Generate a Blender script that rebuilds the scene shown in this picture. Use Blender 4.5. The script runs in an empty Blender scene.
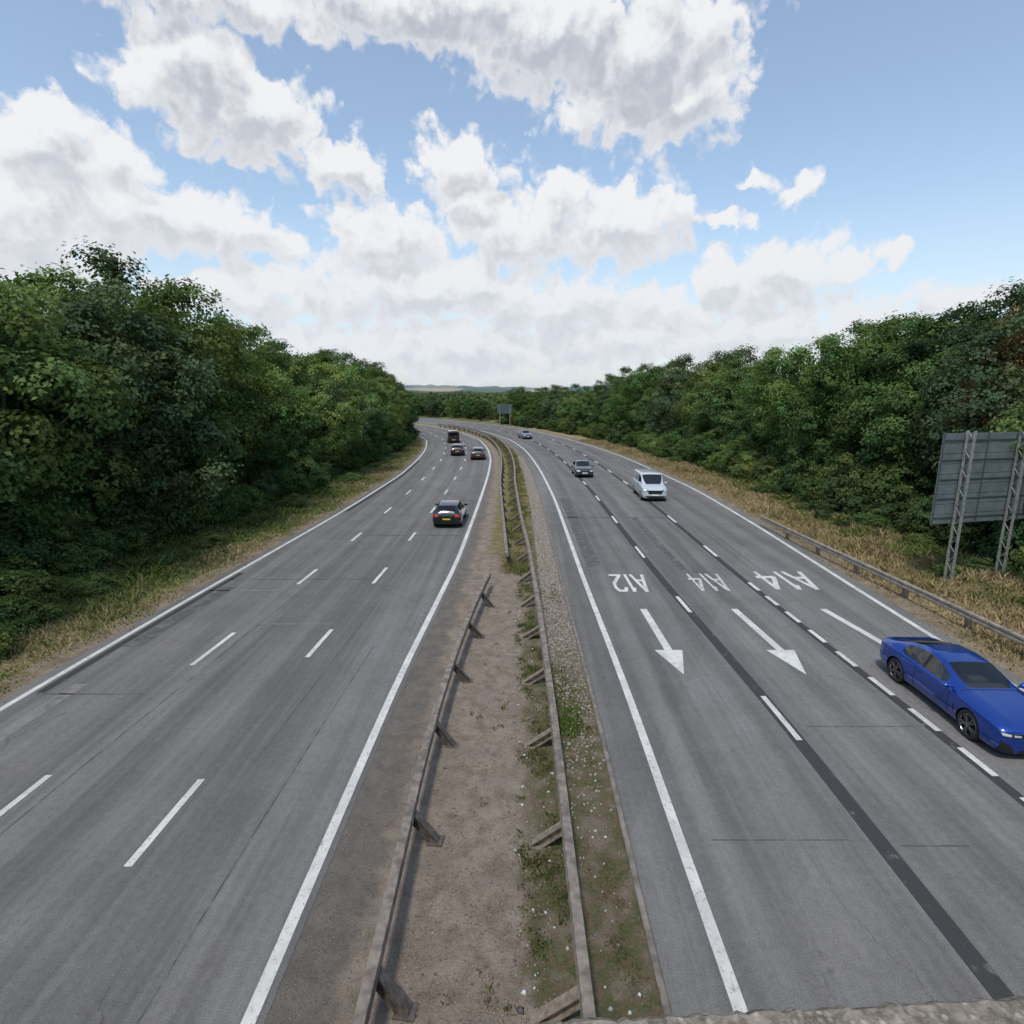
import bpy, bmesh, math, random
import numpy as np
from mathutils import Vector, Matrix
from mathutils.bvhtree import BVHTree

H = 8.4
rnd = random.Random(7)
scene = bpy.context.scene
COL = scene.collection
scene.view_settings.view_transform = 'Standard'
scene.view_settings.look = 'None'
scene.view_settings.exposure = 0

# ------------------------------------------------------------------ helpers
def link(o):
    COL.objects.link(o); return o

def np_mesh(name, verts, faces, cols=None, mat=None, uvs=None, smooth=False):
    me = bpy.data.meshes.new(name)
    verts = np.asarray(verts, dtype=np.float32); faces = np.asarray(faces, dtype=np.int32)
    nf, k = faces.shape
    me.vertices.add(len(verts)); me.vertices.foreach_set('co', verts.ravel())
    me.loops.add(nf*k); me.loops.foreach_set('vertex_index', faces.ravel())
    me.polygons.add(nf)
    me.polygons.foreach_set('loop_start', np.arange(0, nf*k, k, dtype=np.int32))
    me.polygons.foreach_set('loop_total', np.full(nf, k, dtype=np.int32))
    if smooth: me.polygons.foreach_set('use_smooth', np.ones(nf, dtype=bool))
    me.update(calc_edges=True)
    if cols is not None:
        a = me.color_attributes.new('col', 'FLOAT_COLOR', 'POINT')
        c = np.ones((len(verts), 4), dtype=np.float32); c[:, :3] = cols
        a.data.foreach_set('color', c.ravel())
    if uvs is not None:
        uv = me.uv_layers.new(name='UVMap')
        uv.data.foreach_set('uv', np.asarray(uvs, dtype=np.float32)[faces.ravel()].ravel())
    if mat: me.materials.append(mat)
    me.validate()
    return me

def obj(name, me, parent=None, **kw):
    o = bpy.data.objects.new(name, me); link(o)
    if parent: o.parent = parent
    for k, v in kw.items(): o[k] = v
    return o

def bm_obj(name, bm, mat, parent=None, smooth=False, **kw):
    me = bpy.data.meshes.new(name); bm.to_mesh(me); bm.free()
    if mat: me.materials.append(mat)
    if smooth:
        me.polygons.foreach_set('use_smooth', np.ones(len(me.polygons), dtype=bool))
        me.set_sharp_from_angle(angle=math.radians(40))
    return obj(name, me, parent, **kw)

def empty(name, loc, label, category, group=None, rot=0):
    e = bpy.data.objects.new(name, None); link(e)
    e.empty_display_size = .3
    e.location = loc; e.rotation_euler = (0, 0, rot)
    e['label'] = label; e['category'] = category
    if group: e['group'] = group
    return e

def add_box(bm, c, s, rot=None, bevel=0.0):
    r = bmesh.ops.create_cube(bm, size=1.0)
    vs = r['verts']
    bmesh.ops.scale(bm, vec=s, verts=vs)
    if bevel > 0:
        es = list({e for v in vs for e in v.link_edges})
        rr = bmesh.ops.bevel(bm, geom=es, offset=bevel, segments=2, affect='EDGES', profile=.6)
        vs = list({v for f in rr['faces'] for v in f.verts} | {v for v in vs if v.is_valid})
    if rot is not None: bmesh.ops.rotate(bm, cent=(0, 0, 0), matrix=rot, verts=vs)
    bmesh.ops.translate(bm, vec=c, verts=vs)

def tube(bm, pts, rad, n=8):
    rings = []
    pts = [Vector(p) for p in pts]
    for i, p in enumerate(pts):
        t = (pts[min(i+1, len(pts)-1)] - pts[max(i-1, 0)]).normalized()
        a = t.orthogonal().normalized() if abs(t.z) < .9 else Vector((1, 0, 0)).cross(t).normalized()
        b = t.cross(a)
        rings.append([bm.verts.new(p + (a*math.cos(k*2*math.pi/n) + b*math.sin(k*2*math.pi/n))*rad[i]) for k in range(n)])
    for i in range(len(rings)-1):
        for k in range(n):
            bm.faces.new((rings[i][k], rings[i][(k+1) % n], rings[i+1][(k+1) % n], rings[i+1][k]))
    bm.faces.new(rings[0][::-1]); bm.faces.new(rings[-1])

# ------------------------------------------------------------------ node helper
class NT:
    def __init__(s, tree): s.t = tree; s.n = tree.nodes; s.l = tree.links
    def node(s, typ, **kw):
        n = s.n.new(typ)
        for k, v in kw.items(): setattr(n, k, v)
        return n
    def set(s, sock, v):
        if isinstance(v, bpy.types.NodeSocket): s.l.new(v, sock)
        else: sock.default_value = v
    def math(s, op, a, b=None, c=None, clamp=False):
        n = s.node('ShaderNodeMath', operation=op, use_clamp=clamp)
        s.set(n.inputs[0], a)
        if b is not None: s.set(n.inputs[1], b)
        if c is not None: s.set(n.inputs[2], c)
        return n.outputs[0]
    def vmath(s, op, a, b=None, c=None):
        n = s.node('ShaderNodeVectorMath', operation=op)
        s.set(n.inputs[0], a)
        if b is not None: s.set(n.inputs[1], b)
        if c is not None: s.set(n.inputs[2], c)
        return n.outputs['Value'] if op in ('LENGTH', 'DOT_PRODUCT') else n.outputs[0]
    def noise(s, vec, scale, detail=4, rough=.5, color=False, dim='3D'):
        n = s.node('ShaderNodeTexNoise', noise_dimensions=dim)
        s.set(n.inputs['Vector'], vec); n.inputs['Scale'].default_value = scale
        n.inputs['Detail'].default_value = detail; n.inputs['Roughness'].default_value = rough
        return n.outputs['Color'] if color else n.outputs[0]
    def voro(s, vec, scale, feature='F1', out='Distance', dim='3D'):
        n = s.node('ShaderNodeTexVoronoi', feature=feature, voronoi_dimensions=dim)
        s.set(n.inputs['Vector'], vec); n.inputs['Scale'].default_value = scale
        return n.outputs[out]
    def ramp(s, v, a, b, lo=0.0, hi=1.0, smooth=True):
        n = s.node('ShaderNodeMapRange', interpolation_type='SMOOTHSTEP' if smooth else 'LINEAR')
        s.set(n.inputs['Value'], v)
        s.set(n.inputs['From Min'], a); s.set(n.inputs['From Max'], b)
        n.inputs['To Min'].default_value = lo; n.inputs['To Max'].default_value = hi
        return n.outputs[0]
    def mix(s, f, a, b, mode='MIX'):
        n = s.node('ShaderNodeMix', data_type='RGBA', blend_type=mode)
        s.set(n.inputs['Factor'], f)
        for sock, v in ((n.inputs[6], a), (n.inputs[7], b)):
            if isinstance(v, tuple) and len(v) == 3: v = (*v, 1)
            s.set(sock, v)
        return n.outputs[2]
    def _sc(s, col, f):
        n = s.node('ShaderNodeVectorMath', operation='SCALE')
        s.set(n.inputs[0], col if isinstance(col, bpy.types.NodeSocket) else col[:3]); s.set(n.inputs['Scale'], f)
        return n.outputs[0]
    def sep(s, v):
        n = s.node('ShaderNodeSeparateXYZ'); s.set(n.inputs[0], v); return n.outputs
    def comb(s, x, y, z=0.0):
        n = s.node('ShaderNodeCombineXYZ')
        s.set(n.inputs[0], x); s.set(n.inputs[1], y); s.set(n.inputs[2], z); return n.outputs[0]

def new_mat(name):
    m = bpy.data.materials.new(name); m.use_nodes = True
    T = NT(m.node_tree)
    return m, T, m.node_tree.nodes['Principled BSDF']

def simple(name, col, rough=.6, metal=0.0, coat=0.0, noise=0.0, nscale=8.0, bump=0.0, spec=.5):
    m, T, P = new_mat(name)
    P.inputs['Roughness'].default_value = rough; P.inputs['Metallic'].default_value = metal
    P.inputs['Coat Weight'].default_value = coat; P.inputs['Coat Roughness'].default_value = .04
    P.inputs['Specular IOR Level'].default_value = spec
    if noise > 0:
        tc = T.node('ShaderNodeTexCoord').outputs['Object']
        n = T.noise(tc, nscale, 6, .6)
        k = T.ramp(n, .3, .7, 1-noise, 1+noise)
        T.set(P.inputs['Base Color'], T._sc(col, k))
        if bump > 0:
            b = T.node('ShaderNodeBump'); b.inputs['Strength'].default_value = bump; b.inputs['Distance'].default_value = .02
            T.set(b.inputs['Height'], n); T.set(P.inputs['Normal'], b.outputs[0])
    else:
        P.inputs['Base Color'].default_value = (*col, 1)
    return m

# ------------------------------------------------------------------ road geometry
YS = np.arange(-40, 340.01, .5)
def smooth_tab(tab, win=17):
    z = np.array([a for a, b in tab])*H; v = np.array([b for a, b in tab])*H
    y = np.interp(YS, z, v)
    k = np.hanning(win+2)[1:-1]; k /= k.sum()
    p = np.pad(y, win//2, mode='reflect', reflect_type='odd')
    return np.convolve(p, k, mode='valid')
C = smooth_tab([(-5, -.08), (0, -.03), (.8, -.02), (3, .02), (5.3, .05), (7, .04), (8.5, .0), (10, -.10), (11.9, -.34), (14.2, -.95), (16.6, -2.0), (20, -4.1), (25, -8.2), (41, -24)], 31)
dC = np.gradient(C, YS)
tabs = dict(
 Rs=[(-5, .40), (.76, .395), (1.8, .392), (3, .366), (5.3, .35), (8.4, .31), (41, .31)],
 Ls=[(-5, -.40), (.76, -.405), (1.88, -.40), (3.35, -.35), (5.3, -.345), (8.4, -.31), (41, -.31)],
 R1=[(-5, .86), (1.6, .845), (3, .787), (3.5, .777), (8.4, .73), (41, .73)],
 R2=[(-5, 1.31), (1.3, 1.29), (3, 1.232), (5, 1.22), (9, 1.17), (41, 1.12)],
 Re=[(-5, 1.70), (2.2, 1.73), (3, 1.755), (4.2, 1.80), (5.85, 1.83), (9, 1.70), (12, 1.52), (41, 1.5)],
 L1=[(-5, -.83), (1.2, -.807), (2.2, -.78), (3, -.745), (3.9, -.725), (8.4, -.68), (41, -.67)],
 L2=[(-5, -1.25), (1.27, -1.22), (2.15, -1.18), (3, -1.135), (3.9, -1.11), (8.4, -1.03), (41, -1.02)],
 Le=[(-5, -1.66), (1.68, -1.63), (2.75, -1.585), (4.46, -1.48), (6.9, -1.38), (41, -1.36)])
OFF = {k: smooth_tab(v) for k, v in tabs.items()}
def off(k, y): return np.interp(y, YS, OFF[k])
def cx(y): return np.interp(y, YS, C)
def PX(o, y):
    return cx(y) + o*np.sqrt(1+np.interp(y, YS, dC)**2)
def yline(y0, y1, fine=1.0):
    n = max(2, int((y1-y0)/fine)+1)
    return np.linspace(y0, y1, n)
def strip_data(fl, fr, y0, y1, z, nx=1, step=1.0):
    ys = yline(y0, y1, step)
    a = fl(ys) if callable(fl) else np.full_like(ys, fl)
    b = fr(ys) if callable(fr) else np.full_like(ys, fr)
    V = []; U = []
    for j in range(nx+1):
        o = a + (b-a)*j/nx
        V.append(np.stack([PX(o, ys), ys, np.full_like(ys, z)], 1)); U.append(np.stack([o, ys], 1))
    V = np.stack(V, 1).reshape(-1, 3); U = np.stack(U, 1).reshape(-1, 2)
    n = len(ys); F = []
    for i in range(n-1):
        for j in range(nx):
            p = i*(nx+1)+j
            F.append((p, p+1, p+nx+2, p+nx+1))
    return V, np.array(F), U
def multi_strip(name, items, mat, **kw):
    V = []; F = []; U = []; k = 0
    for it in items:
        v, f, u = strip_data(*it)
        V.append(v); F.append(f+k); U.append(u); k += len(v)
    me = np_mesh(name, np.concatenate(V), np.concatenate(F), mat=mat, uvs=np.concatenate(U))
    return obj(name, me, kind='structure', **kw)

# ------------------------------------------------------------------ materials
def asphalt_color(T):
    uv = T.node('ShaderNodeTexCoord').outputs['UV']
    ob = T.node('ShaderNodeNewGeometry').outputs['Position']
    u, v, _ = T.sep(uv)
    sp = T.noise(ob, 48, 3, .75, dim='2D')
    sp2 = T.noise(ob, 7, 6, .7, dim='2D')
    md = T.noise(ob, .55, 5, .6, dim='2D')
    st = T.noise(T.comb(T.math('MULTIPLY', u, 1.3), T.math('MULTIPLY', v, .03)), 1.0, 5, .6, dim='2D')
    st2 = T.noise(T.comb(T.math('MULTIPLY', u, 5), T.math('MULTIPLY', v, .10)), 1.0, 4, .6, dim='2D')
    k = T.ramp(sp, .25, .75, .62, 1.38, False)
    k = T.math('MULTIPLY', k, T.ramp(sp2, .3, .7, .92, 1.08))
    k = T.math('MULTIPLY', k, T.ramp(md, .3, .7, .93, 1.07))
    k = T.math('MULTIPLY', k, T.ramp(st, .3, .7, .84, 1.16))
    k = T.math('MULTIPLY', k, T.ramp(st2, .3, .7, .93, 1.07))
    blk = T.voro(T.comb(T.math('MULTIPLY', u, .07), T.math('MULTIPLY', v, .045)), 1.0, 'F1', 'Color', dim='2D')
    k = T.math('MULTIPLY', k, T.ramp(T.sep(blk)[0], 0, 1, .94, 1.06, False))
    wp = T.vmath('ADD', ob, T._sc(T.noise(ob, .8, 4, .6, color=True, dim='2D'), .9))
    ed = T.voro(T.vmath('MULTIPLY', wp, (1, .35, 1)), .36, 'DISTANCE_TO_EDGE', dim='2D')
    cr = T.ramp(ed, .0, .006, 1, 0)
    cm = T.ramp(T.noise(ob, .12, 3, .5, dim='2D'), .5, .62, 0, .35)
    k = T.math('MULTIPLY', k, T.math('SUBTRACT', 1.0, T.math('MULTIPLY', cr, cm)))
    dusty = T.ramp(T.noise(ob, .25, 4, .6, dim='2D'), .4, .75, 0, .35)
    col = T.mix(dusty, (.146, .144, .140), (.168, .160, .147))
    return T._sc(col, k), sp, ob, u, v

def mat_asphalt(name, f=1.0):
    m, T, P = new_mat(name)
    col, sp, ob, u, v = asphalt_color(T)
    T.set(P.inputs['Base Color'], T._sc(col, f)); P.inputs['Roughness'].default_value = .9
    P.inputs['Specular IOR Level'].default_value = .2
    b = T.node('ShaderNodeBump'); b.inputs['Strength'].default_value = .6; b.inputs['Distance'].default_value = .012
    T.set(b.inputs['Height'], sp); T.set(P.inputs['Normal'], b.outputs[0])
    return m
M_ASPH = mat_asphalt('asphalt')
def mat_tar(name, c, lo=.35, hi=.55):
    m, T, P = new_mat(name)
    col, sp, ob, u, v = asphalt_color(T)
    n = T.noise(ob, 2.5, 5, .65, dim='2D')
    f = T.ramp(n, lo, hi, .1, 1)
    T.set(P.inputs['Base Color'], T.mix(f, col, T._sc(c, T.ramp(sp, .25, .75, .75, 1.25)))); P.inputs['Roughness'].default_value = .85
    P.inputs['Specular IOR Level'].default_value = .2
    return m
M_TAR = mat_tar('tar_seam', (.048, .049, .050), .2, .4)
M_TARW = mat_tar('worn_tar_seam', (.075, .075, .075), .3, .7)
M_PATCH = mat_tar('asphalt_patch', (.088, .088, .088), .3, .6)
M_PATCHL = mat_tar('asphalt_light_patch', (.21, .205, .19), .3, .6)

def mat_paint(name, lo=.34, hi=.48):
    m, T, P = new_mat(name)
    col, sp, ob, u, v = asphalt_color(T)
    n = T.noise(ob, 8, 6, .75, dim='2D'); n2 = T.noise(ob, 45, 3, .6, dim='2D')
    w = T.ramp(T.math('ADD', T.math('MULTIPLY', n, .7), T.math('MULTIPLY', n2, .3)), lo, hi, .30, 1)
    dirt = T.ramp(T.noise(ob, 1.2, 4, .6, dim='2D'), .3, .7, .78, 1.0)
    T.set(P.inputs['Base Color'], T.mix(w, col, T._sc((.62, .62, .59), dirt)))
    P.inputs['Roughness'].default_value = .7
    return m
M_PAINT = mat_paint('road_paint')
M_PAINTW = mat_paint('worn_road_paint', .40, .56)

def mat_median():
    m, T, P = new_mat('median_dirt')
    uv = T.node('ShaderNodeTexCoord').outputs['UV']
    ob = T.node('ShaderNodeNewGeometry').outputs['Position']
    u, v, _ = T.sep(uv)
    wob = T.math('MULTIPLY', T.math('SUBTRACT', T.noise(ob, .9, 5, .65), .5), 1.5)
    uw = T.math('ADD', u, wob)
    vw = T.math('ADD', v, T.math('MULTIPLY', T.math('SUBTRACT', T.noise(ob, .7, 5, .7), .5), 16))
    fine = T.noise(ob, 30, 5, .7); med = T.noise(ob, 2.2, 7, .68); peb = T.voro(ob, 22)
    dirt = T.mix(T.ramp(med, .3, .7), (.19, .152, .122), (.325, .275, .228))
    stones = T.ramp(peb, .10, .22, 1, 0)
    smask = T.ramp(T.noise(ob, 1.5, 3, .5), .5, .65)
    dirt = T.mix(T.math('MULTIPLY', stones, T.math('MULTIPLY', smask, .6)), dirt, (.42, .39, .35))
    dirt = T.mix(T.ramp(T.noise(ob, 1.1, 5, .7), .52, .70, 0, .6), dirt, (.135, .108, .088))
    rough = T.mix(T.ramp(med, .35, .65), (.15, .137, .123), (.21, .188, .165))
    rough = T.mix(T.ramp(fine, .45, .62, 0, .7), rough, (.12, .11, .10))
    moss = T.mix(T.ramp(T.noise(ob, 6, 5, .7), .4, .6), (.15, .115, .075), (.072, .095, .033))
    moss = T.mix(T.ramp(T.noise(ob, 1.5, 5, .7), .46, .62), moss, (.20, .165, .125))
    moss = T.mix(T.math('MULTIPLY', stones, .35), moss, (.36, .33, .29))
    gravel = T.mix(T.ramp(peb, .1, .45), (.44, .40, .35), (.18, .155, .13))
    ggrass = T.mix(T.ramp(med, .35, .65), (.14, .135, .06), (.26, .21, .11))
    c = T.mix(T.ramp(uw, -2.45, -2.0), rough, dirt)
    c = T.mix(T.ramp(uw, .2, .6), c, moss)
    fgr = T.math('MULTIPLY', T.ramp(vw, 24, 34), T.math('MULTIPLY', T.ramp(uw, -1.7, -1.2), T.ramp(uw, .6, 1.0, 1, 0)))
    c = T.mix(fgr, c, ggrass)
    gv = T.math('MULTIPLY', T.ramp(vw, 14, 20), T.ramp(uw, .85, 1.2))
    c = T.mix(gv, c, gravel)
    k = T.ramp(fine, .25, .75, .70, 1.27, False)
    T.set(P.inputs['Base Color'], T._sc(c, k)); P.inputs['Roughness'].default_value = .95
    P.inputs['Specular IOR Level'].default_value = .1
    b = T.node('ShaderNodeBump'); b.inputs['Strength'].default_value = .9; b.inputs['Distance'].default_value = .05
    T.set(b.inputs['Height'], T.math('ADD', T.math('ADD', fine, T.math('MULTIPLY', med, 1.5)), T.math('MULTIPLY', stones, .4))); T.set(P.inputs['Normal'], b.outputs[0])
    return m
M_MED = mat_median()

def mat_ground():
    m, T, P = new_mat('ground_soil_grass')
    ob = T.node('ShaderNodeNewGeometry').outputs['Position']
    x, y, _ = T.sep(ob)
    n = T.noise(ob, .5, 6, .65); f = T.noise(ob, 7, 5, .7)
    dry = T.mix(T.ramp(f, .35, .65), (.24, .185, .11), (.34, .27, .165))
    grn = T.mix(T.ramp(f, .35, .65), (.065, .095, .03), (.14, .155, .06))
    fl = T.ramp(T.math('ADD', n, T.ramp(x, -15, 15, .08, -.08)), .44, .6)
    near = T.mix(fl, dry, grn)
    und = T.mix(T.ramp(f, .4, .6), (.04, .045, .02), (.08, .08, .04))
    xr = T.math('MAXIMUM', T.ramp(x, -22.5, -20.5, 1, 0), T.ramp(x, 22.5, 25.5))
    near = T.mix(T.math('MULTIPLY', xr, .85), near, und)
    cell = T.voro(T.vmath('MULTIPLY', ob, (1, .6, 1)), .0045, 'F1', 'Color')
    cr = T.sep(cell)[0]
    far = T.mix(T.ramp(cr, .6, .7), (.08, .12, .05), (.36, .31, .19))
    far = T.mix(T.ramp(y, 400, 520), (.07, .10, .04), far)
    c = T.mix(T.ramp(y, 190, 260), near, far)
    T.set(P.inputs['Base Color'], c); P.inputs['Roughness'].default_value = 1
    P.inputs['Specular IOR Level'].default_value = .05
    b = T.node('ShaderNodeBump'); b.inputs['Strength'].default_value = .7; b.inputs['Distance'].default_value = .08
    T.set(b.inputs['Height'], f); T.set(P.inputs['Normal'], b.outputs[0])
    return m
M_GROUND = mat_ground()

def mat_verge():
    m, T, P = new_mat('verge_dirt')
    ob = T.node('ShaderNodeNewGeometry').outputs['Position']
    f = T.noise(ob, 9, 6, .7); n = T.noise(ob, 1.2, 5, .6); pb = T.voro(ob, 25)
    c = T.mix(T.ramp(n, .3, .7), (.16, .13, .098), (.27, .22, .165))
    c = T.mix(T.ramp(f, .5, .68), c, (.12, .11, .055))
    c = T.mix(T.ramp(pb, .1, .22, .6, 0), c, (.36, .33, .28))
    T.set(P.inputs['Base Color'], T._sc(c, T.ramp(f, .2, .8, .75, 1.2)))
    P.inputs['Roughness'].default_value = 1; P.inputs['Specular IOR Level'].default_value = .05
    b = T.node('ShaderNodeBump'); b.inputs['Strength'].default_value = .8; b.inputs['Distance'].default_value = .04
    T.set(b.inputs['Height'], f); T.set(P.inputs['Normal'], b.outputs[0])
    return m
M_VERGE = mat_verge()

def mat_leaf(name, trans=.3, var=.24, hue=True):
    m = bpy.data.materials.new(name); m.use_nodes = True
    nt = m.node_tree; nt.nodes.clear(); T = NT(nt)
    c = T.node('ShaderNodeAttribute', attribute_name='col').outputs['Color']
    if hue:
        r = T.node('ShaderNodeObjectInfo').outputs['Random']
        c = T._sc(c, T.ramp(r, 0, 1, 1-var, 1+var, False))
        hs = T.node('ShaderNodeHueSaturation')
        T.set(hs.inputs['Hue'], T.ramp(T.math('FRACT', T.math('MULTIPLY', r, 7.3)), 0, 1, .474, .512, False))
        hs.inputs['Saturation'].default_value = .90
        T.set(hs.inputs['Color'], c); c = hs.outputs[0]
    d = T.node('ShaderNodeBsdfDiffuse'); T.set(d.inputs['Color'], c)
    t = T.node('ShaderNodeBsdfTranslucent'); T.set(t.inputs['Color'], T.vmath('MULTIPLY', c, (1.15, 1.2, .6)))
    m1 = T.node('ShaderNodeMixShader'); m1.inputs[0].default_value = trans
    T.l.new(d.outputs[0], m1.inputs[1]); T.l.new(t.outputs[0], m1.inputs[2])
    o = T.node('ShaderNodeOutputMaterial'); T.l.new(m1.outputs[0], o.inputs[0])
    return m
M_LEAF = mat_leaf('leaves')
M_GRASS = mat_leaf('grass_blades', trans=.2, hue=False)

def mat_glass(name, tint, refl):
    m = bpy.data.materials.new(name); m.use_nodes = True
    nt = m.node_tree; nt.nodes.clear(); T = NT(nt)
    t = T.node('ShaderNodeBsdfTransparent'); t.inputs['Color'].default_value = (*tint, 1)
    g_ = T.node('ShaderNodeBsdfGlossy'); g_.inputs['Roughness'].default_value = .03; g_.inputs['Color'].default_value = (1, 1, 1, 1)
    fr = T.node('ShaderNodeFresnel'); fr.inputs['IOR'].default_value = refl
    mx = T.node('ShaderNodeMixShader'); T.l.new(fr.outputs[0], mx.inputs[0])
    T.l.new(t.outputs[0], mx.inputs[1]); T.l.new(g_.outputs[0], mx.inputs[2])
    o = T.node('ShaderNodeOutputMaterial'); T.l.new(mx.outputs[0], o.inputs[0])
    return m
M_CLEAR = mat_glass('clear_windscreen_glass', (.72, .76, .78), 1.75)
M_TINT = mat_glass('tinted_side_glass', (.35, .38, .40), 1.75)
M_BARK = simple('bark', (.11, .09, .065), .95, noise=.4, nscale=12, bump=.6)
M_RAIL = simple('weathered_steel', (.200, .172, .145), .7, .15, noise=.4, nscale=5, bump=.15)
M_POSTD = simple('dark_rusty_steel', (.10, .086, .075), .75, .2, noise=.4, nscale=9, bump=.2)
M_POSTL = simple('dusty_steel', (.215, .178, .14), .75, .15, noise=.35, nscale=9, bump=.2)
M_GALV = simple('galvanised_steel', (.27, .27, .255), .65, .2, noise=.25, nscale=6)
M_SIGN = simple('sign_back_aluminium', (.135, .165, .17), .6, .15, noise=.18, nscale=1.5)
M_SIGNR = simple('sign_back_rail', (.075, .095, .10), .6, .2)
M_RUBBER = simple('rubber', (.018, .018, .019), .8)
M_BLACK = simple('black_plastic', (.012, .012, .013), .45)
M_SEAT = simple('dark_leather', (.06, .056, .052), .5)
M_GLASS = simple('tinted_glass', (.005, .006, .008), .04, spec=.5)
M_GLASSL = simple('windscreen_glass', (.010, .013, .016), .04, spec=.55)
M_RIMD = simple('dark_alloy', (.16, .16, .17), .3, .8)
M_RIM = simple('silver_alloy', (.45, .45, .47), .3, .9)
M_LAMP = simple('headlight_glass', (.60, .64, .68), .08, .2, coat=1)
M_TAIL = simple('tail_light_glass', (.50, .01, .01), .15, coat=1)
M_PLW = simple('white_plate', (.75, .75, .70), .4)
M_PLY = simple('yellow_plate', (.70, .46, .03), .4)

# ------------------------------------------------------------------ ground + roads
def axis(lim, fine, fstep, grow=1.25):
    a = list(np.arange(-fine, fine+.1, fstep)); s = fstep; x = fine
    while x < lim:
        s *= grow; x = min(x+s, lim); a.append(x); a.insert(0, -x)
    return np.array(a)
gx = axis(5000, 60, 3); gy = axis(6000, 120, 4)
GX, GY = np.meshgrid(gx, gy)
V = np.stack([GX, GY, np.zeros_like(GX)], 2).reshape(-1, 3)
nx_ = len(gx); ny_ = len(gy)
ii, jj = np.meshgrid(np.arange(ny_-1), np.arange(nx_-1), indexing='ij')
p = (ii*nx_+jj).ravel()
obj('ground', np_mesh('ground', V, np.stack([p, p+1, p+nx_+1, p+nx_], 1), mat=M_GROUND), kind='structure')

Y0, Y1 = -30, 330
multi_strip('road', [(lambda y: off('Rs', y)-.95, lambda y: off('Re', y)+.55, Y0, Y1, .020, 8)], M_ASPH)
multi_strip('road', [(lambda y: off('Le', y)-.45, lambda y: off('Ls', y)+.22, Y0, Y1, .020, 8)], M_ASPH)
multi_strip('median_strip', [(lambda y: off('Ls', y)+.0, lambda y: off('Rs', y)-.7, Y0, Y1, .012, 8)], M_MED)
multi_strip('verge', [(lambda y: off('Re', y)+.4, lambda y: off('Re', y)+1.5, Y0, Y1, .008, 3),
                      (lambda y: off('Le', y)-1.4, lambda y: off('Le', y)-.3, Y0, Y1, .008, 3)], M_VERGE)
def line(k, w, y0, y1, step=1.0, z=.028, d=0.0):
    return (lambda y: off(k, y)-w/2+d, lambda y: off(k, y)+w/2+d, y0, y1, z, 1, step)
multi_strip('edge_line_marking', [line('Rs', .2, Y0, Y1), line('Re', .2, Y0, Y1)], M_PAINT)
multi_strip('edge_line_marking', [line('Ls', .2, Y0, Y1), line('Le', .18, Y0, Y1)], M_PAINT)
def dashes(k, lst, w=.15): return [line(k, w, a*H, b*H) for a, b in lst]
dR1 = [(.45, .70), (1.515, 1.763), (2.506, 2.715), (3.39, 3.65)] + [(4.33+.92*i, 4.58+.92*i) for i in range(16)]
dR2 = [(.94+.207*i, 1.065+.207*i) for i in range(10)] + [(3.42, 3.67)] + [(4.35+.92*i, 4.6+.92*i) for i in range(16)]
dL1 = [(.1, .38), (1.057, 1.342), (2.05, 2.313), (2.911, 3.19), (3.80, 4.03)] + [(4.7+.9*i, 4.95+.9*i) for i in range(16)]
dL2 = [(.15, .42), (1.09, 1.358), (1.984, 2.28), (2.90, 3.16), (3.79, 4.02)] + [(4.68+.9*i, 4.93+.9*i) for i in range(16)]
multi_strip('lane_line_marking', dashes('R1', dR1), M_PAINT)
multi_strip('lane_line_marking', dashes('R2', dR2, .16), M_PAINT)
multi_strip('lane_line_marking', dashes('L1', dL1), M_PAINT)
multi_strip('lane_line_marking', dashes('L2', dL2), M_PAINT)
multi_strip('road_repair_seam', [line('R1', .34, Y0, 120, z=.024, d=-.02), line('R2', .28, Y0, 110, z=.024, d=-.08),
     line('Le', .25, 15, 26, z=.024, d=.32), line('Le', .3, 40, 70, z=.024, d=.3)], M_TAR)
multi_strip('road_repair_seam', [line('L2', .04, 5, 60, z=.024, d=.5), line('L1', .04, 12, 50, z=.024, d=.9), line('L1', .035, 5, 18, z=.024, d=1.9)], M_TARW)
def rect(k0, d0, k1, d1, y0, y1, z=.024):
    return (lambda y: off(k0, y)+d0, lambda y: off(k1, y)+d1, y0, y1, z, 4, 1.0)
multi_strip('road_repair_patch', [rect('Le', .5, 'Le', 1.1, 18, 24), rect('Le', .1, 'L2', -.3, 14.9, 14.96), rect('Le', .3, 'L1', .2, 25, 25.1),
     rect('R1', .3, 'R1', 1.6, 9.35, 9.39), rect('Rs', .6, 'R1', -.3, 9.5, 9.53), rect('R1', .5, 'R2', -.3, 13.3, 13.34),
     rect('R1', 1.2, 'R1', 1.6, 24, 38), rect('L2', .2, 'Ls', -.3, 33.0, 33.2), rect('Rs', .2, 'R2', 0, 38.0, 38.2),
     rect('L1', .3, 'Ls', -.6, 44.0, 44.3), rect('Rs', .4, 'Rs', 1.1, 27, 45)], M_PATCH)
multi_strip('road_repair_patch', [rect('Le', .9, 'Le', 1.3, 10.5, 15.5), rect('L2', .5, 'L1', -.2, 19.9, 19.96), rect('Le', .2, 'L2', -.1, 23.5, 23.6)], M_PATCHL)

def poly_obj(name, polys, mat, z=.028):
    bm = bmesh.new()
    for P in polys:
        bm.faces.new([bm.verts.new((x, y, z)) for x, y in P])
    bmesh.ops.recalc_face_normals(bm, faces=bm.faces)
    return bm_obj(name, bm, mat, kind='structure')
for xa, xb in ((5.13, 5.15), (8.68, 8.83), (12.15, 12.6)):
    yt, yb, ys_ = 16.05, 17.75, 21.4
    w = .13
    poly_obj('arrow_marking', [[(xa-w, ys_), (xa+w, ys_), (xb+w, yb), (xb-w, yb)], [(xb-.46, yb-.003), (xb+.46, yb-.003), (xb+.02, yt)]], M_PAINT)

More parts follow.
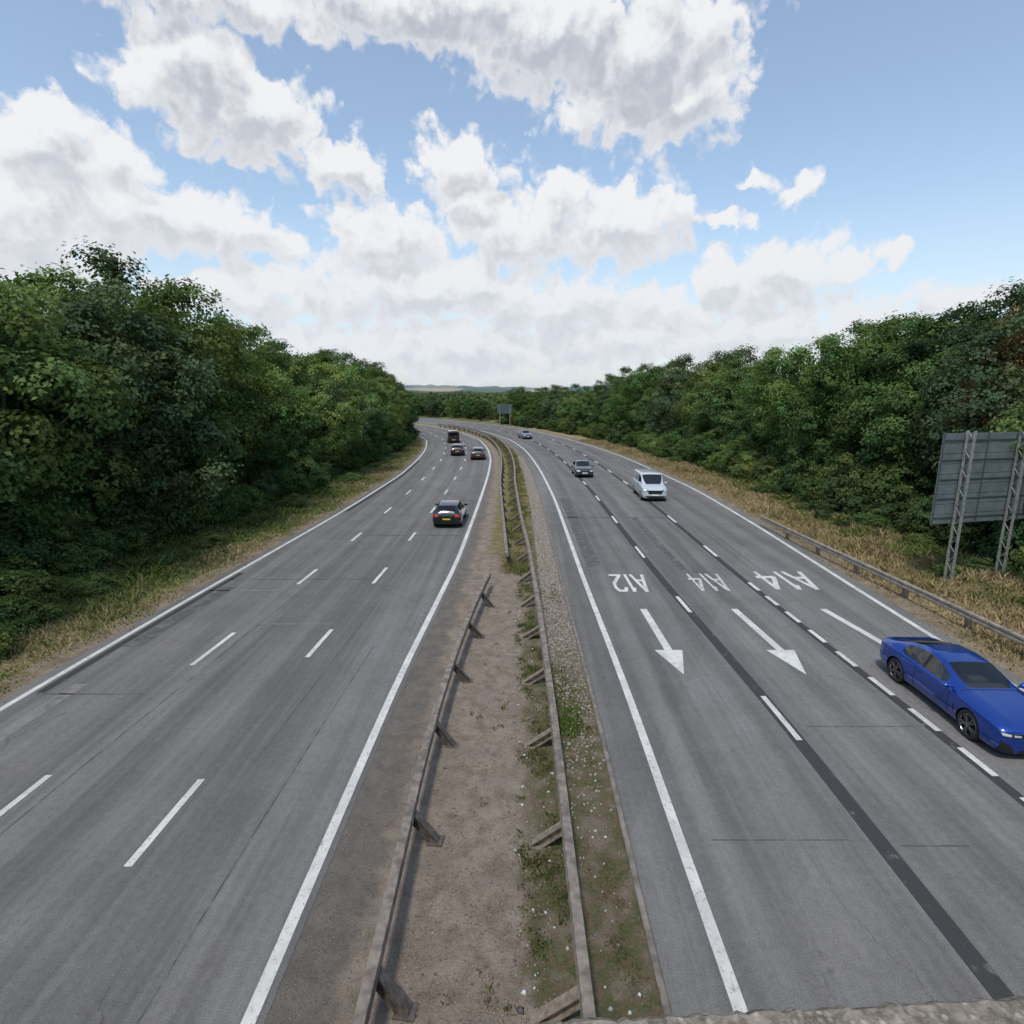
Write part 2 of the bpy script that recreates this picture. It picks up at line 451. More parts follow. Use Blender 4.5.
GL = {'A': [((0, 0), (.5, 1)), ((.5, 1), (1, 0)), ((.2, .36), (.8, .36))],
      '1': [((.5, 0), (.5, 1)), ((.5, 1), (.15, .8))],
      '2': [((0, .78), (.18, .96)), ((.18, .96), (.8, .96)), ((.8, .96), (1, .76)), ((1, .76), (.92, .52)), ((.92, .52), (.02, .04)), ((.02, .04), (1, .04))],
      '4': [((.72, 0), (.72, 1)), ((.72, 1), (0, .32)), ((0, .32), (1, .32))]}
def road_text(s, x0, x1, y0, y1, st=.13, mat=None):
    bm = bmesh.new(); n = len(s); gap = .26
    wid = {'A': 1.0, '1': .45, '2': .85, '4': .95}
    tot = sum(wid[c] for c in s)+gap*(n-1); u = 0; zz = .028
    X = lambda a: x1-(x1-x0)*a/tot
    for c in s:
        for (a, b) in GL[c]:
            p0 = Vector((X(u+a[0]*wid[c]), y1-(y1-y0)*a[1], 0)); p1 = Vector((X(u+b[0]*wid[c]), y1-(y1-y0)*b[1], 0))
            d = (p1-p0); d.normalize(); pe = Vector((-d.y, d.x, 0))
            wdt = st/2*(1+.9*abs(d.x))
            p0 = p0-d*st*.3; p1 = p1+d*st*.3
            zz += .0006
            bm.faces.new([bm.verts.new((q.x, q.y, zz)) for q in (p0-pe*wdt, p1-pe*wdt, p1+pe*wdt, p0+pe*wdt)])
        u += wid[c]+gap
    bmesh.ops.recalc_face_normals(bm, faces=bm.faces)
    bm_obj('road_text_marking', bm, mat or M_PAINT, kind='structure')
road_text('A12', 4.5, 6.0, 23.4, 25.7)
road_text('A14', 8.0, 9.5, 23.5, 25.8, .12, M_PAINTW)
road_text('A14', 11.2, 13.5, 23.7, 26.1, .17)

def sweep(name, pts, prof, mat, parent=None, closed=True, **kw):
    bm = bmesh.new(); rings = []
    for i, p_ in enumerate(pts):
        a = Vector(pts[max(i-1, 0)]); b = Vector(pts[min(i+1, len(pts)-1)])
        t = (b-a); t.z = 0; t.normalize(); s = Vector((t.y, -t.x, 0))
        rings.append([bm.verts.new(Vector(p_)+s*l+Vector((0, 0, u))) for l, u in prof])
    n = len(prof)
    for i in range(len(rings)-1):
        for k in range(n if closed else n-1):
            bm.faces.new((rings[i][k], rings[i][(k+1) % n], rings[i+1][(k+1) % n], rings[i+1][k]))
    if closed:
        bm.faces.new(rings[0]); bm.faces.new(rings[-1][::-1])
    bmesh.ops.recalc_face_normals(bm, faces=bm.faces)
    return bm_obj(name, bm, mat, parent, **kw)
M_KERB = simple('kerb_concrete', (.17, .155, .135), .9, noise=.35, nscale=4, bump=.4)
ys = yline(-5, 120, 1.5)
sweep('kerb', [(float(PX(off('Rs', y)-1.02, y)), y, 0) for y in ys], [(-.05, 0), (-.05, .045), (-.03, .06), (.04, .06), (.06, .04), (.06, 0)], M_KERB, kind='structure')

# ------------------------------------------------------------------ guard rails
def wprof(t=.012):
    pr = [(0, 0), (.045, .04), (.045, .11), (.0, .155), (.045, .20), (.045, .27), (0, .31)]
    return [(-l, u) for l, u in pr] + [(-l+t+.03, u) for l, u in pr[::-1]]
BOX = [(-.05, 0), (-.06, .06), (-.025, .10), (-.06, .14), (-.05, .2), (.05, .2), (.06, .14), (.06, .06), (.05, 0)]
def rail_pts(ctrl, step=1.0):
    a = np.array(ctrl); ys_ = yline(a[0, 1], a[-1, 1], step)
    x = np.interp(ys_, a[:, 1], a[:, 0])
    k = np.array([1, 2, 3, 2, 1])/9.; xp = np.pad(x, 2, mode='reflect', reflect_type='odd'); x = np.convolve(xp, k, 'valid')
    return ys_, x
def post_mesh(lean, hgt, mat, name='post', w=.17):
    bm = bmesh.new()
    L = math.hypot(lean, hgt); ang = math.atan2(lean, hgt)
    R = Matrix.Rotation(-ang, 3, 'Y')
    for (cxx, sx, sy) in ((-.075, .016, w), (.075, .016, w), (0, .15, .02)):
        r = bmesh.ops.create_cube(bm, size=1); vs = r['verts']
        bmesh.ops.scale(bm, vec=(sx, sy, L), verts=vs); bmesh.ops.translate(bm, vec=(cxx, 0, -L/2), verts=vs)
        bmesh.ops.rotate(bm, cent=(0, 0, 0), matrix=R, verts=vs)
    mx = sum(v.co.x for v in bm.verts if v.co.z < -hgt*.6)
    if mx*lean < 0:
        for v in bm.verts: v.co.x = -v.co.x
        bmesh.ops.reverse_faces(bm, faces=bm.faces)
    if abs(lean) > .1:
        r = bmesh.ops.create_cube(bm, size=1); vs = r['verts']
        bmesh.ops.scale(bm, vec=(.30, .26, .03), verts=vs); bmesh.ops.translate(bm, vec=(lean, 0, -hgt+.0), verts=vs)
    me = bpy.data.meshes.new(name); bm.to_mesh(me); bm.free(); me.materials.append(mat); return me
def barrier(label, ctrl, lean, pmat, rmat, zr, first, spacing, prof=BOX, maxposts=40, step=1.0, hgt=.56, dx=0.0):
    ysr, xr = rail_pts(ctrl, step)
    root = empty('crash_barrier', (float(xr[0]), float(ysr[0]), 0), label, 'crash barrier', 'steel crash barriers along the road')
    ox, oy = float(xr[0]), float(ysr[0])
    sweep('rail', [(float(x)-ox, float(y)-oy, zr) for x, y in zip(xr, ysr)], prof, rmat, root)
    me = post_mesh(lean, hgt, pmat)
    y = first; n = 0
    while y < ysr[-1] and n < maxposts:
        if y > ysr[0]-.01:
            o = obj('post', me, root); o.location = (float(np.interp(y, ysr, xr))-ox+dx, y-oy, hgt+.02)
            o.rotation_euler = (rnd.uniform(-.06, .06), rnd.uniform(-.04, .04), rnd.uniform(-.15, .15)); n += 1
        y += spacing
    return root
BIGBOX = [(l*1.55, u*1.1) for l, u in BOX]
barrier('rusty box-beam barrier with raked posts bordering bare median dirt',
    [(-1.95, -6), (-1.93, 3), (-1.90, 6), (-1.93, 11.7), (-1.73, 16.3), (-1.38, 20.6), (-1.0, 23.8)], .45, M_POSTD, M_RAIL, .50, .4, 3.05, BIGBOX)
far = [(float(PX(-.02, y)), y) for y in range(60, 140, 5)]
barrier('dusty box-beam barrier with raked posts beside weeds in the median',
    [(.97, -6), (.97, 6), (1.02, 12.5), (.99, 19.6), (.86, 27.5), (.52, 37), (.25, 50)] + far, -.58, M_POSTL, M_RAIL, .50, .15, 3.08, BIGBOX, 45, hgt=.42)
far = [(float(PX(-1.35, y)), y) for y in range(62, 140, 5)]
barrier('weathered box-beam barrier on the grassy part of the median',
    [(-.25, 27.0), (-.62, 37), (-1.05, 50)] + far, .3, M_POSTD, M_RAIL, .50, 27.2, 3.2, BIGBOX, 35)
M_RAIL2 = simple('dusty_galvanised_rail', (.26, .235, .195), .7, .1, noise=.3, nscale=4, bump=.1)
barrier('galvanised corrugated crash barrier on the dry grass verge',
    [(16.6, 2), (16.4, 14), (16.1, 22), (15.75, 30), (15.6, 35.5)], .02, M_POSTL, M_RAIL2, .42, 3.5, 3.2, wprof(), 20, hgt=.64, dx=.13)

# ------------------------------------------------------------------ bridge parapet
M_CONC, T, P = new_mat('exposed_aggregate_concrete')
ob = T.node('ShaderNodeNewGeometry').outputs['Position']
n1 = T.noise(ob, 60, 6, .75); v1 = T.voro(ob, 130); v2 = T.voro(ob, 130, 'F1', 'Color')
c = T.mix(T.ramp(n1, .35, .65), (.10, .085, .065), (.29, .25, .20))
c = T.mix(T.ramp(v1, .15, .45, .8, 0), c, T.mix(T.sep(v2)[0], (.07, .06, .05), (.46, .41, .34)))
T.set(P.inputs['Base Color'], c); P.inputs['Roughness'].default_value = .9
b = T.node('ShaderNodeBump'); b.inputs['Strength'].default_value = 1; b.inputs['Distance'].default_value = .004
T.set(b.inputs['Height'], n1); T.set(P.inputs['Normal'], b.outputs[0])
br = empty('bridge', (0, .18, 0), 'concrete road bridge with speckled parapet coping', 'bridge')
def slab(name, x0, x1, yb, yf, z0, z1, jitter=0.0, slope=.0504):
    bm = bmesh.new(); xs = np.concatenate([np.arange(x0, -1, 1.0), np.arange(-1, 1.5, .006), np.arange(1.5, x1+.1, 1.0)])
    r = random.Random(3); rows = []
    for x in xs:
        j = r.uniform(-1, 1)*jitter
        f = yf + slope*x + j; bb = yb + slope*x
        rows.append([bm.verts.new((x, y-.18, z)) for y, z in ((bb, z0), (bb, z1), (f-.008, z1+j*.4), (f, z1-.008+j), (f, z0))])
    for a, b_ in zip(rows, rows[1:]):
        for k in range(5): bm.faces.new((a[k], a[(k+1) % 5], b_[(k+1) % 5], b_[k]))
    bm.faces.new(rows[0]); bm.faces.new(rows[-1][::-1])
    bmesh.ops.recalc_face_normals(bm, faces=bm.faces)
    bm_obj(name, bm, M_CONC, br)
slab('parapet_coping', -30, 34, -.06, .3785, 7.72, 7.90, .0012)
slab('parapet_wall', -30, 34, 0.0, .33, 6.9, 7.718)
slab('deck', -30, 34, -9.0, .35, 6.0, 6.896)

# ------------------------------------------------------------------ traffic signs
sg = empty('traffic_sign', (19.5, 25.0, 0), 'large grey sign board seen from its back on two lattice posts', 'road sign', rot=math.radians(13))
W_, Z0_, Z1_ = 7.2, 2.6, 6.6
bm = bmesh.new()
x0 = -1.1
npl = 9; hp = (Z1_-Z0_)/npl
for i in range(npl):
    add_box(bm, (x0+W_/2, .12, Z0_+hp*(i+.5)), (W_, .05, hp-.026), bevel=.008)
bm_obj('panel', bm, M_SIGN, sg)
bm = bmesh.new()
for i in range(5):
    add_box(bm, (x0+W_/2, .075, Z0_+.3+i*(Z1_-Z0_-.6)/4), (W_-.1, .035, .05))
for xx in (x0+.02, x0+2.4, x0+4.8, x0+W_-.02):
    add_box(bm, (xx, .07, (Z0_+Z1_)/2), (.04, .05, Z1_-Z0_+.02))
bm_obj('stiffening_rail', bm, M_SIGNR, sg)
def lattice(x):
    bm = bmesh.new(); h = 6.7
    for dy in (-.34, -.02):
        add_box(bm, (x, dy, h/2), (.09, .07, h))
    n = 16
    for i in range(n):
        z0 = h*i/n; z1 = h*(i+1)/n; a, b_ = ((-.34, -.02) if i % 2 else (-.02, -.34))
        tube(bm, [(x, a, z0), (x, b_, z1)], [.018, .018], 5)
    return bm_obj('post', bm, M_GALV, sg)
lattice(0.0); lattice(2.9)
fy = 140.0
s2 = empty('traffic_sign', (-1.7, fy, 0), 'distant dark road sign on two posts beside the bend', 'road sign')
bm = bmesh.new(); add_box(bm, (0, 0, 4.0), (3.6, .08, 2.2), bevel=.01); bm_obj('panel', bm, simple('far_sign_back', (.06, .085, .095), .6), s2)
for xx in (-1.2, 1.2):
    bm = bmesh.new(); tube(bm, [(xx, -.1, 0), (xx, -.1, 5.0)], [.08, .08], 8); bm_obj('post', bm, M_GALV, s2)

# ------------------------------------------------------------------ vehicles
def ring_pts(st):
    x, typ, w, zb, zs, zt, wr = st
    k = [(0, zb), (.82*w, zb), (.97*w, zb+.10), (w*1.0, zb+(zs-zb)*.50), (.965*w, zs)]
    if typ == 'h':
        d = zt-zs
        k += [(.90*w, zs+.50*d), (.76*w, zs+.84*d), (.58*w, zs+1.0*d), (.34*w, zs+.93*d), (0, zt)]
    else:
        k += [(.90*w, zs+.03), (wr+.04, zt-.09), (wr-.045, zt-.025), (wr*.5, zt-.004), (0, zt)]
    return [(x, y, z) for y, z in k]

def build_car(spec, paint, loc, rot, label, category, group=None, rimmat=None, lod=2, glassm=None):
    gf, gs = glassm or (M_GLASSL, M_GLASS)
    root = empty(spec['name'], loc, label, category, group, rot)
    bm = bmesh.new(); rings = []
    for st in spec['st']:
        k = ring_pts(st)
        full = k + [(x, -y, z) for x, y, z in k[8:0:-1]]
        rings.append([bm.verts.new(p_) for p_ in full])
    gl = spec['glass']
    for i in range(len(rings)-1):
        for j in range(18):
            f = bm.faces.new((rings[i][j], rings[i][(j+1) % 18], rings[i+1][(j+1) % 18], rings[i+1][j]))
            jj = j if j < 9 else 17-j
            side = 0 if j < 9 else 1
            mi = 0
            if i in gl['front'] and jj in (7, 8): mi = 1
            if i in gl['side'] and jj == 5: mi = 2+side
            if i in gl['rear'] and jj in (7, 8): mi = 4
            if i in gl.get('pillar', ()) and jj == 5: mi = 5
            f.material_index = mi; f.smooth = True
    for r in (rings[0], rings[-1]):
        m = lambda k: (18-k) % 18 if k else 0
        for k in range(9):
            vs2 = []
            for v_ in [r[k], r[k+1], r[m(k+1)], r[m(k)]]:
                if v_ not in vs2: vs2.append(v_)
            f = bm.faces.new(vs2); f.smooth = True
    bmesh.ops.recalc_face_normals(bm, faces=bm.faces)
    cl = bm.edges.layers.float.new('crease_edge')
    for e in bm.edges:
        if len({f.material_index for f in e.link_faces}) > 1: e[cl] = .85
    for i, r in enumerate(rings):
        for j in (4, 14, 7, 11, 3, 15):
            for e in r[j].link_edges:
                o_ = e.other_vert(r[j])
                if (i+1 < len(rings) and o_ is rings[i+1][j]) or (i > 0 and o_ is rings[i-1][j]): e[cl] = max(e[cl], .6 if j in (4, 14) else .4)
    me = bpy.data.meshes.new('cage'); bm.to_mesh(me); bm.free()
    for mm in range(6): me.materials.append(paint)
    o = bpy.data.objects.new('cage', me); link(o)
    s = o.modifiers.new('s', 'SUBSURF'); s.levels = lod; s.render_levels = lod
    rw = spec['rw']; ax = spec['axles']; hw = spec['hw']
    cb = bmesh.new()
    for a in ax:
        for sd in (-1, 1):
            r = bmesh.ops.create_cone(cb, cap_ends=True, segments=36, radius1=rw+.04, radius2=rw+.04, depth=.6)
            bmesh.ops.rotate(cb, cent=(0, 0, 0), matrix=Matrix.Rotation(math.pi/2, 3, 'X'), verts=r['verts'])
            bmesh.ops.translate(cb, vec=(a, sd*hw, rw), verts=r['verts'])
    cm = bpy.data.meshes.new('cut'); cb.to_mesh(cm); cb.free()
    co = bpy.data.objects.new('cut', cm); link(co)
    bo = o.modifiers.new('b', 'BOOLEAN'); bo.operation = 'DIFFERENCE'; bo.object = co; bo.solver = 'EXACT'
    dg = bpy.context.evaluated_depsgraph_get(); dg.update()
    res = bpy.data.meshes.new_from_object(o.evaluated_get(dg))
    bpy.data.objects.remove(o); bpy.data.objects.remove(co)
    bm = bmesh.new(); bm.from_mesh(res)
    for f in bm.faces:
        c_ = f.calc_center_median()
        for a in ax:
            d = math.hypot(c_.x-a, c_.z-rw)
            if d < rw+.042 and abs(c_.y) > hw-.34 and c_.z < rw*2+.2:
                if abs(abs(c_.y)-(hw-.3)) < .02 or abs(d-(rw+.04)) < .006: f.material_index = 5
        if c_.z < spec['st'][3][3]+.012: f.material_index = 5
    bvh = BVHTree.FromBMesh(bm)
    names = {1: 'windscreen', 2: 'side_window', 3: 'side_window', 4: 'rear_window'}
    def part(sel, name, mats):
        b2 = bm.copy()
        bmesh.ops.delete(b2, geom=[f for f in b2.faces if f.material_index not in sel], context='FACES')
        if not b2.faces: b2.free(); return
        for f in b2.faces: f.material_index = 1 if (len(sel) > 1 and f.material_index == 5) else 0
        m_ = bpy.data.meshes.new(name); b2.to_mesh(m_); b2.free()
        for mt in mats: m_.materials.append(mt)
        m_.set_sharp_from_angle(angle=math.radians(38))
        return obj(name, m_, root)
    part((0, 5), 'body', [paint, M_BLACK])
    for k, nme in names.items(): part((k,), nme, [gf if k == 1 else gs])
    bm.free()
    def patch(name, side, quad, mat, n=8, m=4, lift=.006, parent=root):
        dirs = {'F': Vector((-1, 0, 0)), 'R': Vector((1, 0, 0)), 'S': Vector((0, -1, 0)), 'P': Vector((0, 1, 0)), 'T': Vector((0, 0, -1))}
        d = dirs[side]; b2 = bmesh.new(); g = []
        q = [Vector(qq) for qq in quad]
        for i in range(n+1):
            row = []
            for j in range(m+1):
                s_, t_ = i/n, j/m
                a = (q[0]*(1-s_)+q[1]*s_)*(1-t_) + (q[3]*(1-s_)+q[2]*s_)*t_
                org = (Vector((0, a.x, a.y)) if side in 'FR' else Vector((a.x, a.y, 0)) if side == 'T' else Vector((a.x, 0, a.y))) - d*5
                h = bvh.ray_cast(org, d)
                pt = (h[0] + h[1]*lift*(1 if h[1].dot(d) < 0 else -1)) if h[0] else None
                row.append(b2.verts.new(pt) if pt is not None else None)
            g.append(row)
        for i in range(n):
            for j in range(m):
                vs = [g[i][j], g[i+1][j], g[i+1][j+1], g[i][j+1]]
                if all(v_ is not None for v_ in vs):
                    if max((vs[a_].co-vs[b_].co).length for a_ in range(4) for b_ in range(a_)) < .6: b2.faces.new(vs)
        bmesh.ops.delete(b2, geom=[v_ for v_ in b2.verts if not v_.link_faces], context='VERTS')
        if not b2.faces: b2.free(); return
        bmesh.ops.recalc_face_normals(b2, faces=b2.faces)
        return bm_obj(name, b2, mat, parent, smooth=True)
    for pt_ in spec['patches']:
        nme, sd, q, mt = pt_[:4]; lf = pt_[4] if len(pt_) > 4 else .006
        patch(nme, sd, q, mt, lift=lf)
        if nme in ('headlight', 'headlight_housing', 'tail_light', 'grille', 'fog_lamp_recess'):
            patch(nme, sd, [(-a_, b_) for a_, b_ in q], mt, lift=lf)
    for (nme, q, mt) in spec.get('sidep', ()):
        for sd in 'SP': patch(nme, sd, q, mt, n=12 if abs(q[1][0]-q[0][0]) > .3 else 3, m=12, lift=.004 if nme != 'handle' else .02)
    for (nme, q, mt) in spec.get('topp', ()): patch(nme, 'T', q, mt, n=14, m=3, lift=.004)
    if glassm:
        b2 = bmesh.new(); add_box(b2, (-.35, 0, .60), (2.3, 1.60, .30), bevel=.05); bm_obj('cabin_interior', b2, M_BLACK, root)
        b2 = bmesh.new(); add_box(b2, (.62, 0, .86), (.44, 1.50, .16), bevel=.05); bm_obj('dashboard', b2, M_SEAT, root)
        for sx, sy in ((-.28, -.36), (-.28, .36)):
            b2 = bmesh.new(); add_box(b2, (sx+.05, sy, .78), (.5, .46, .12), bevel=.05)
            add_box(b2, (sx-.25, sy, 1.0), (.14, .46, .46), rot=None, bevel=.05); add_box(b2, (sx-.29, sy, 1.22), (.09, .24, .14), bevel=.03)
            bm_obj('seat', b2, M_SEAT, root)
        b2 = bmesh.new(); add_box(b2, (-1.15, 0, .95), (.2, 1.2, .34), bevel=.06); bm_obj('rear_seat', b2, M_SEAT, root)
        b2 = bmesh.new(); N_ = 18
        tube(b2, [(.30+.05*math.sin(t*2*math.pi/N_), -.36+.17*math.cos(t*2*math.pi/N_), .97+.16*math.sin(t*2*math.pi/N_)) for t in range(N_+1)], [.014]*(N_+1), 6)
        bm_obj('steering_wheel', b2, M_BLACK, root)
    mx, mz = spec['mirror']
    for sd in (-1, 1):
        b2 = bmesh.new()
        r = bmesh.ops.create_icosphere(b2, subdivisions=3, radius=1)
        bmesh.ops.scale(b2, vec=(.085, .12, .07), verts=r['verts'])
        for v_ in b2.verts:
            if v_.co.x < -.03: v_.co.x = -.03
        bmesh.ops.translate(b2, vec=(mx, sd*(hw+.05), mz), verts=b2.verts)
        add_box(b2, (mx, sd*(hw-.04), mz-.04), (.05, .14, .025))
        bm_obj('wing_mirror', b2, paint, root, smooth=True)
    rm = rimmat or M_RIM
    prof = [(.0, rw*.74), (-.012, rw*.77), (-.02, rw*.88), (-.008, rw*.97), (.03, rw), (.17, rw), (.208, rw*.97), (.22, rw*.86), (.21, rw*.66)]
    N = 32
    def lathe(pr):
        tb = bmesh.new(); rr = []
        for k in range(N):
            t = 2*math.pi*k/N
            rr.append([tb.verts.new((r_*math.cos(t), -a_, r_*math.sin(t))) for a_, r_ in pr])
        for k in range(N):
            for j in range(len(pr)-1):
                tb.faces.new((rr[k][j], rr[k][j+1], rr[(k+1) % N][j+1], rr[(k+1) % N][j]))
        return tb
    tb = lathe(prof)
    bmesh.ops.recalc_face_normals(tb, faces=tb.faces)
    tm = bpy.data.meshes.new('tyre'); tb.to_mesh(tm); tb.free(); tm.materials.append(M_RUBBER)
    tm.polygons.foreach_set('use_smooth', np.ones(len(tm.polygons), dtype=bool))
    r0 = rw*.755
    rb = lathe([(-.005, r0), (-.016, r0*.96), (.015, r0*.91), (.09, r0*.89)])
    for k in range(10):
        t = 2*math.pi*(k//2)/5 + (.17 if k % 2 else -.17)
        r = bmesh.ops.create_cube(rb, size=1); vs = r['verts']
        bmesh.ops.scale(rb, vec=(r0*.93, .03, .036), verts=vs); bmesh.ops.translate(rb, vec=(r0*.5, .008, 0), verts=vs)
        bmesh.ops.rotate(rb, cent=(0, 0, 0), matrix=Matrix.Rotation(t, 3, 'Y'), verts=vs)
    r = bmesh.ops.create_cone(rb, cap_ends=True, segments=16, radius1=.06, radius2=.055, depth=.05)
    bmesh.ops.rotate(rb, cent=(0, 0, 0), matrix=Matrix.Rotation(math.pi/2, 3, 'X'), verts=r['verts'])
    bmesh.ops.recalc_face_normals(rb, faces=rb.faces)
    rme = bpy.data.meshes.new('rim'); rb.to_mesh(rme); rb.free(); rme.materials.append(rm)
    db = bmesh.new(); r = bmesh.ops.create_cone(db, cap_ends=True, segments=24, radius1=r0*.86, radius2=r0*.86, depth=.02)
    bmesh.ops.rotate(db, cent=(0, 0, 0), matrix=Matrix.Rotation(math.pi/2, 3, 'X'), verts=r['verts'])
    bmesh.ops.translate(db, vec=(0, -.09, 0), verts=db.verts)
    dm = bpy.data.meshes.new('brake_disc'); db.to_mesh(dm); db.free(); dm.materials.append(M_BLACK)
    for a in ax:
        for sd in (-1, 1):
            wh = bpy.data.objects.new('wheel', None); link(wh); wh.parent = root
            wh.location = (a, sd*(hw-.03), rw); wh.rotation_euler = (0, rnd.uniform(0, 1), 0 if sd > 0 else math.pi)
            for nme, mm in (('tyre', tm), ('rim', rme), ('brake_disc', dm)): obj(nme, mm, wh)
    return root

coupe = dict(name='car', rw=.36, axles=(1.44, -1.40), hw=.925, mirror=(.68, 1.01),
  st=[(2.40, 'h', .68, .24, .61, .69, 0), (2.36, 'h', .84, .17, .69, .775, 0), (2.22, 'h', .905, .14, .765, .86, 0), (1.85, 'h', .945, .13, .815, .93, 0), (1.40, 'h', .95, .13, .85, .98, 0),
      (1.00, 'h', .93, .13, .87, 1.005, 0), (.84, 'h', .925, .13, .875, 1.02, 0),
      (.44, 'c', .915, .13, .88, 1.205, .65), (.06, 'c', .91, .13, .885, 1.355, .595), (-.40, 'c', .905, .13, .89, 1.405, .57), (-.50, 'c', .905, .13, .89, 1.405, .57),
      (-1.00, 'c', .92, .13, .91, 1.365, .555), (-1.42, 'c', .955, .13, .935, 1.255, .555), (-1.84, 'h', .955, .15, .93, 1.09, 0), (-2.16, 'h', .92, .19, .90, 1.03, 0), (-2.33, 'h', .865, .24, .885, 1.02, 0), (-2.39, 'h', .72, .32, .79, .87, 0)],
  glass=dict(front=(6, 7), side=(7, 8, 10, 11), rear=(11, 12), pillar=(9,)),
  patches=[('headlight_housing', 'F', [(.38, .605), (.85, .615), (.87, .72), (.39, .69)], M_BLACK, .005),
           ('headlight', 'F', [(.43, .625), (.59, .63), (.60, .68), (.44, .67)], M_LAMP, .010),
           ('headlight', 'F', [(.64, .635), (.81, .645), (.83, .705), (.65, .69)], M_LAMP, .010),
           ('grille', 'F', [(.025, .34), (.26, .34), (.32, .62), (.035, .66)], M_BLACK),
           ('fog_lamp_recess', 'F', [(.50, .20), (.84, .25), (.84, .52), (.64, .42)], M_BLACK),
           ('lower_intake', 'F', [(-.48, .16), (.48, .16), (.42, .29), (-.42, .29)], M_BLACK),
           ('number_plate', 'F', [(-.26, .34), (.26, .34), (.26, .44), (-.26, .44)], M_PLW, .02),
           ('tail_light', 'R', [(.42, .76), (.82, .74), (.82, .86), (.42, .84)], M_TAIL)],
  sidep=[('door_seam', [(.70, .28), (.715, .28), (.705, .86), (.69, .86)], M_BLACK),
         ('door_seam', [(-.66, .30), (-.645, .30), (-.64, .88), (-.655, .88)], M_BLACK),
         ('handle', [(-.60, .77), (-.38, .77), (-.38, .795), (-.60, .795)], None),
         ('air_vent', [(.90, .46), (.97, .46), (.94, .64), (.90, .64)], M_BLACK),
         ('sill_trim', [(-.98, .13), (.98, .13), (.98, .24), (-.98, .24)], M_BLACK)],
  topp=[('bonnet_seam', [(.90, -.78), (.90, .78), (.925, .78), (.925, -.78)], M_BLACK),
        ('boot_seam', [(-1.90, -.7), (-1.90, .7), (-1.885, .7), (-1.885, -.7)], M_BLACK)])
def fix(spec, paint):
    s = dict(spec); s['sidep'] = [(a, q, m or paint) for a, q, m in spec.get('sidep', ())]; return s
M_BLUE = simple('blue_metallic_paint', (.006, .055, .34), .22, .6, coat=1)
build_car(fix(coupe, M_BLUE), M_BLUE, (12.10, 14.25, .02), math.radians(-91.5), 'metallic blue two-door coupe driving on the motorway', 'car', 'vehicles driving on the dual carriageway', M_RIMD, lod=3, glassm=(M_CLEAR, M_TINT))

hatch = dict(name='car', rw=.33, axles=(1.32, -1.28), hw=.91, mirror=(.62, 1.0),
  st=[(2.15, 'h', .60, .30, .60, .68, 0), (2.08, 'h', .80, .22, .70, .78, 0), (1.85, 'h', .89, .18, .78, .88, 0), (1.3, 'h', .91, .18, .85, .97, 0),
      (.95, 'h', .91, .18, .88, 1.01, 0), (.45, 'c', .91, .18, .90, 1.28, .64), (.1, 'c', .91, .18, .91, 1.43, .60), (-.35, 'c', .91, .18, .92, 1.47, .59), (-.45, 'c', .91, .18, .92, 1.47, .59),
      (-1.1, 'c', .91, .18, .94, 1.44, .57), (-1.55, 'c', .91, .18, .95, 1.37, .55), (-1.98, 'c', .89, .22, .93, 1.08, .58), (-2.08, 'h', .84, .26, .86, .94, 0), (-2.14, 'h', .70, .34, .72, .78, 0)],
  glass=dict(front=(4, 5), side=(5, 6, 8, 9), rear=(10,), pillar=(7,)),
  patches=[('headlight', 'F', [(.46, .62), (.80, .62), (.80, .75), (.50, .72)], M_LAMP),
           ('radiator_grille', 'F', [(-.36, .50), (.36, .50), (.40, .66), (-.40, .66)], M_BLACK),
           ('lower_intake', 'F', [(-.55, .28), (.55, .28), (.5, .42), (-.5, .42)], M_BLACK),
           ('front_number_plate', 'F', [(-.26, .43), (.26, .43), (.26, .54), (-.26, .54)], M_PLW, .02),
           ('rear_number_plate', 'R', [(-.24, .57), (.24, .57), (.24, .66), (-.24, .66)], M_PLY, .02),
           ('rear_bumper_trim', 'R', [(-.7, .28), (.7, .28), (.7, .40), (-.7, .40)], M_BLACK),
           ('tail_light', 'R', [(.50, .74), (.83, .72), (.83, .88), (.54, .86)], M_TAIL)],
  sidep=[('door_seam', [(.62, .32), (.635, .32), (.625, .9), (.61, .9)], M_BLACK), ('door_seam', [(-.42, .32), (-.405, .32), (-.405, .9), (-.42, .9)], M_BLACK)])
def carmat(n, c, m=.4): return simple(n, c, .28, m, coat=1)
GV = 'vehicles driving on the dual carriageway'
away = math.radians(90)
def heading(y): return math.atan(float(np.interp(y, YS, dC)))
M_DG = carmat('dark_green_paint', (.006, .009, .010))
build_car(fix(hatch, M_DG), M_DG, (-4.0, 36.9, .02), away-heading(36), 'black hatchback driving away with yellow rear plate', 'car', GV)
M_K = carmat('dark_grey_paint', (.03, .033, .04))
build_car(fix(hatch, M_K), M_K, (-4.25, 72.5, .02), away-heading(72), 'dark grey hatchback driving away along the carriageway', 'car', GV, lod=1)
M_K2 = carmat('black_paint', (.02, .022, .028))
build_car(fix(hatch, M_K2), M_K2, (-7.2, 77, .02), away-heading(77), 'black car driving away in the middle lane', 'car', GV, lod=1)
M_S = carmat('charcoal_paint', (.035, .04, .05))
build_car(fix(hatch, M_S), M_S, (7.05, 58.0, .02), -away-heading(58), 'dark grey car approaching in the middle lane', 'car', GV)
M_SV = carmat('silver_paint', (.14, .15, .17))
build_car(fix(hatch, M_SV), M_SV, (2.3, 103, .02), -away-heading(103), 'grey car approaching around the bend', 'car', GV, lod=1)

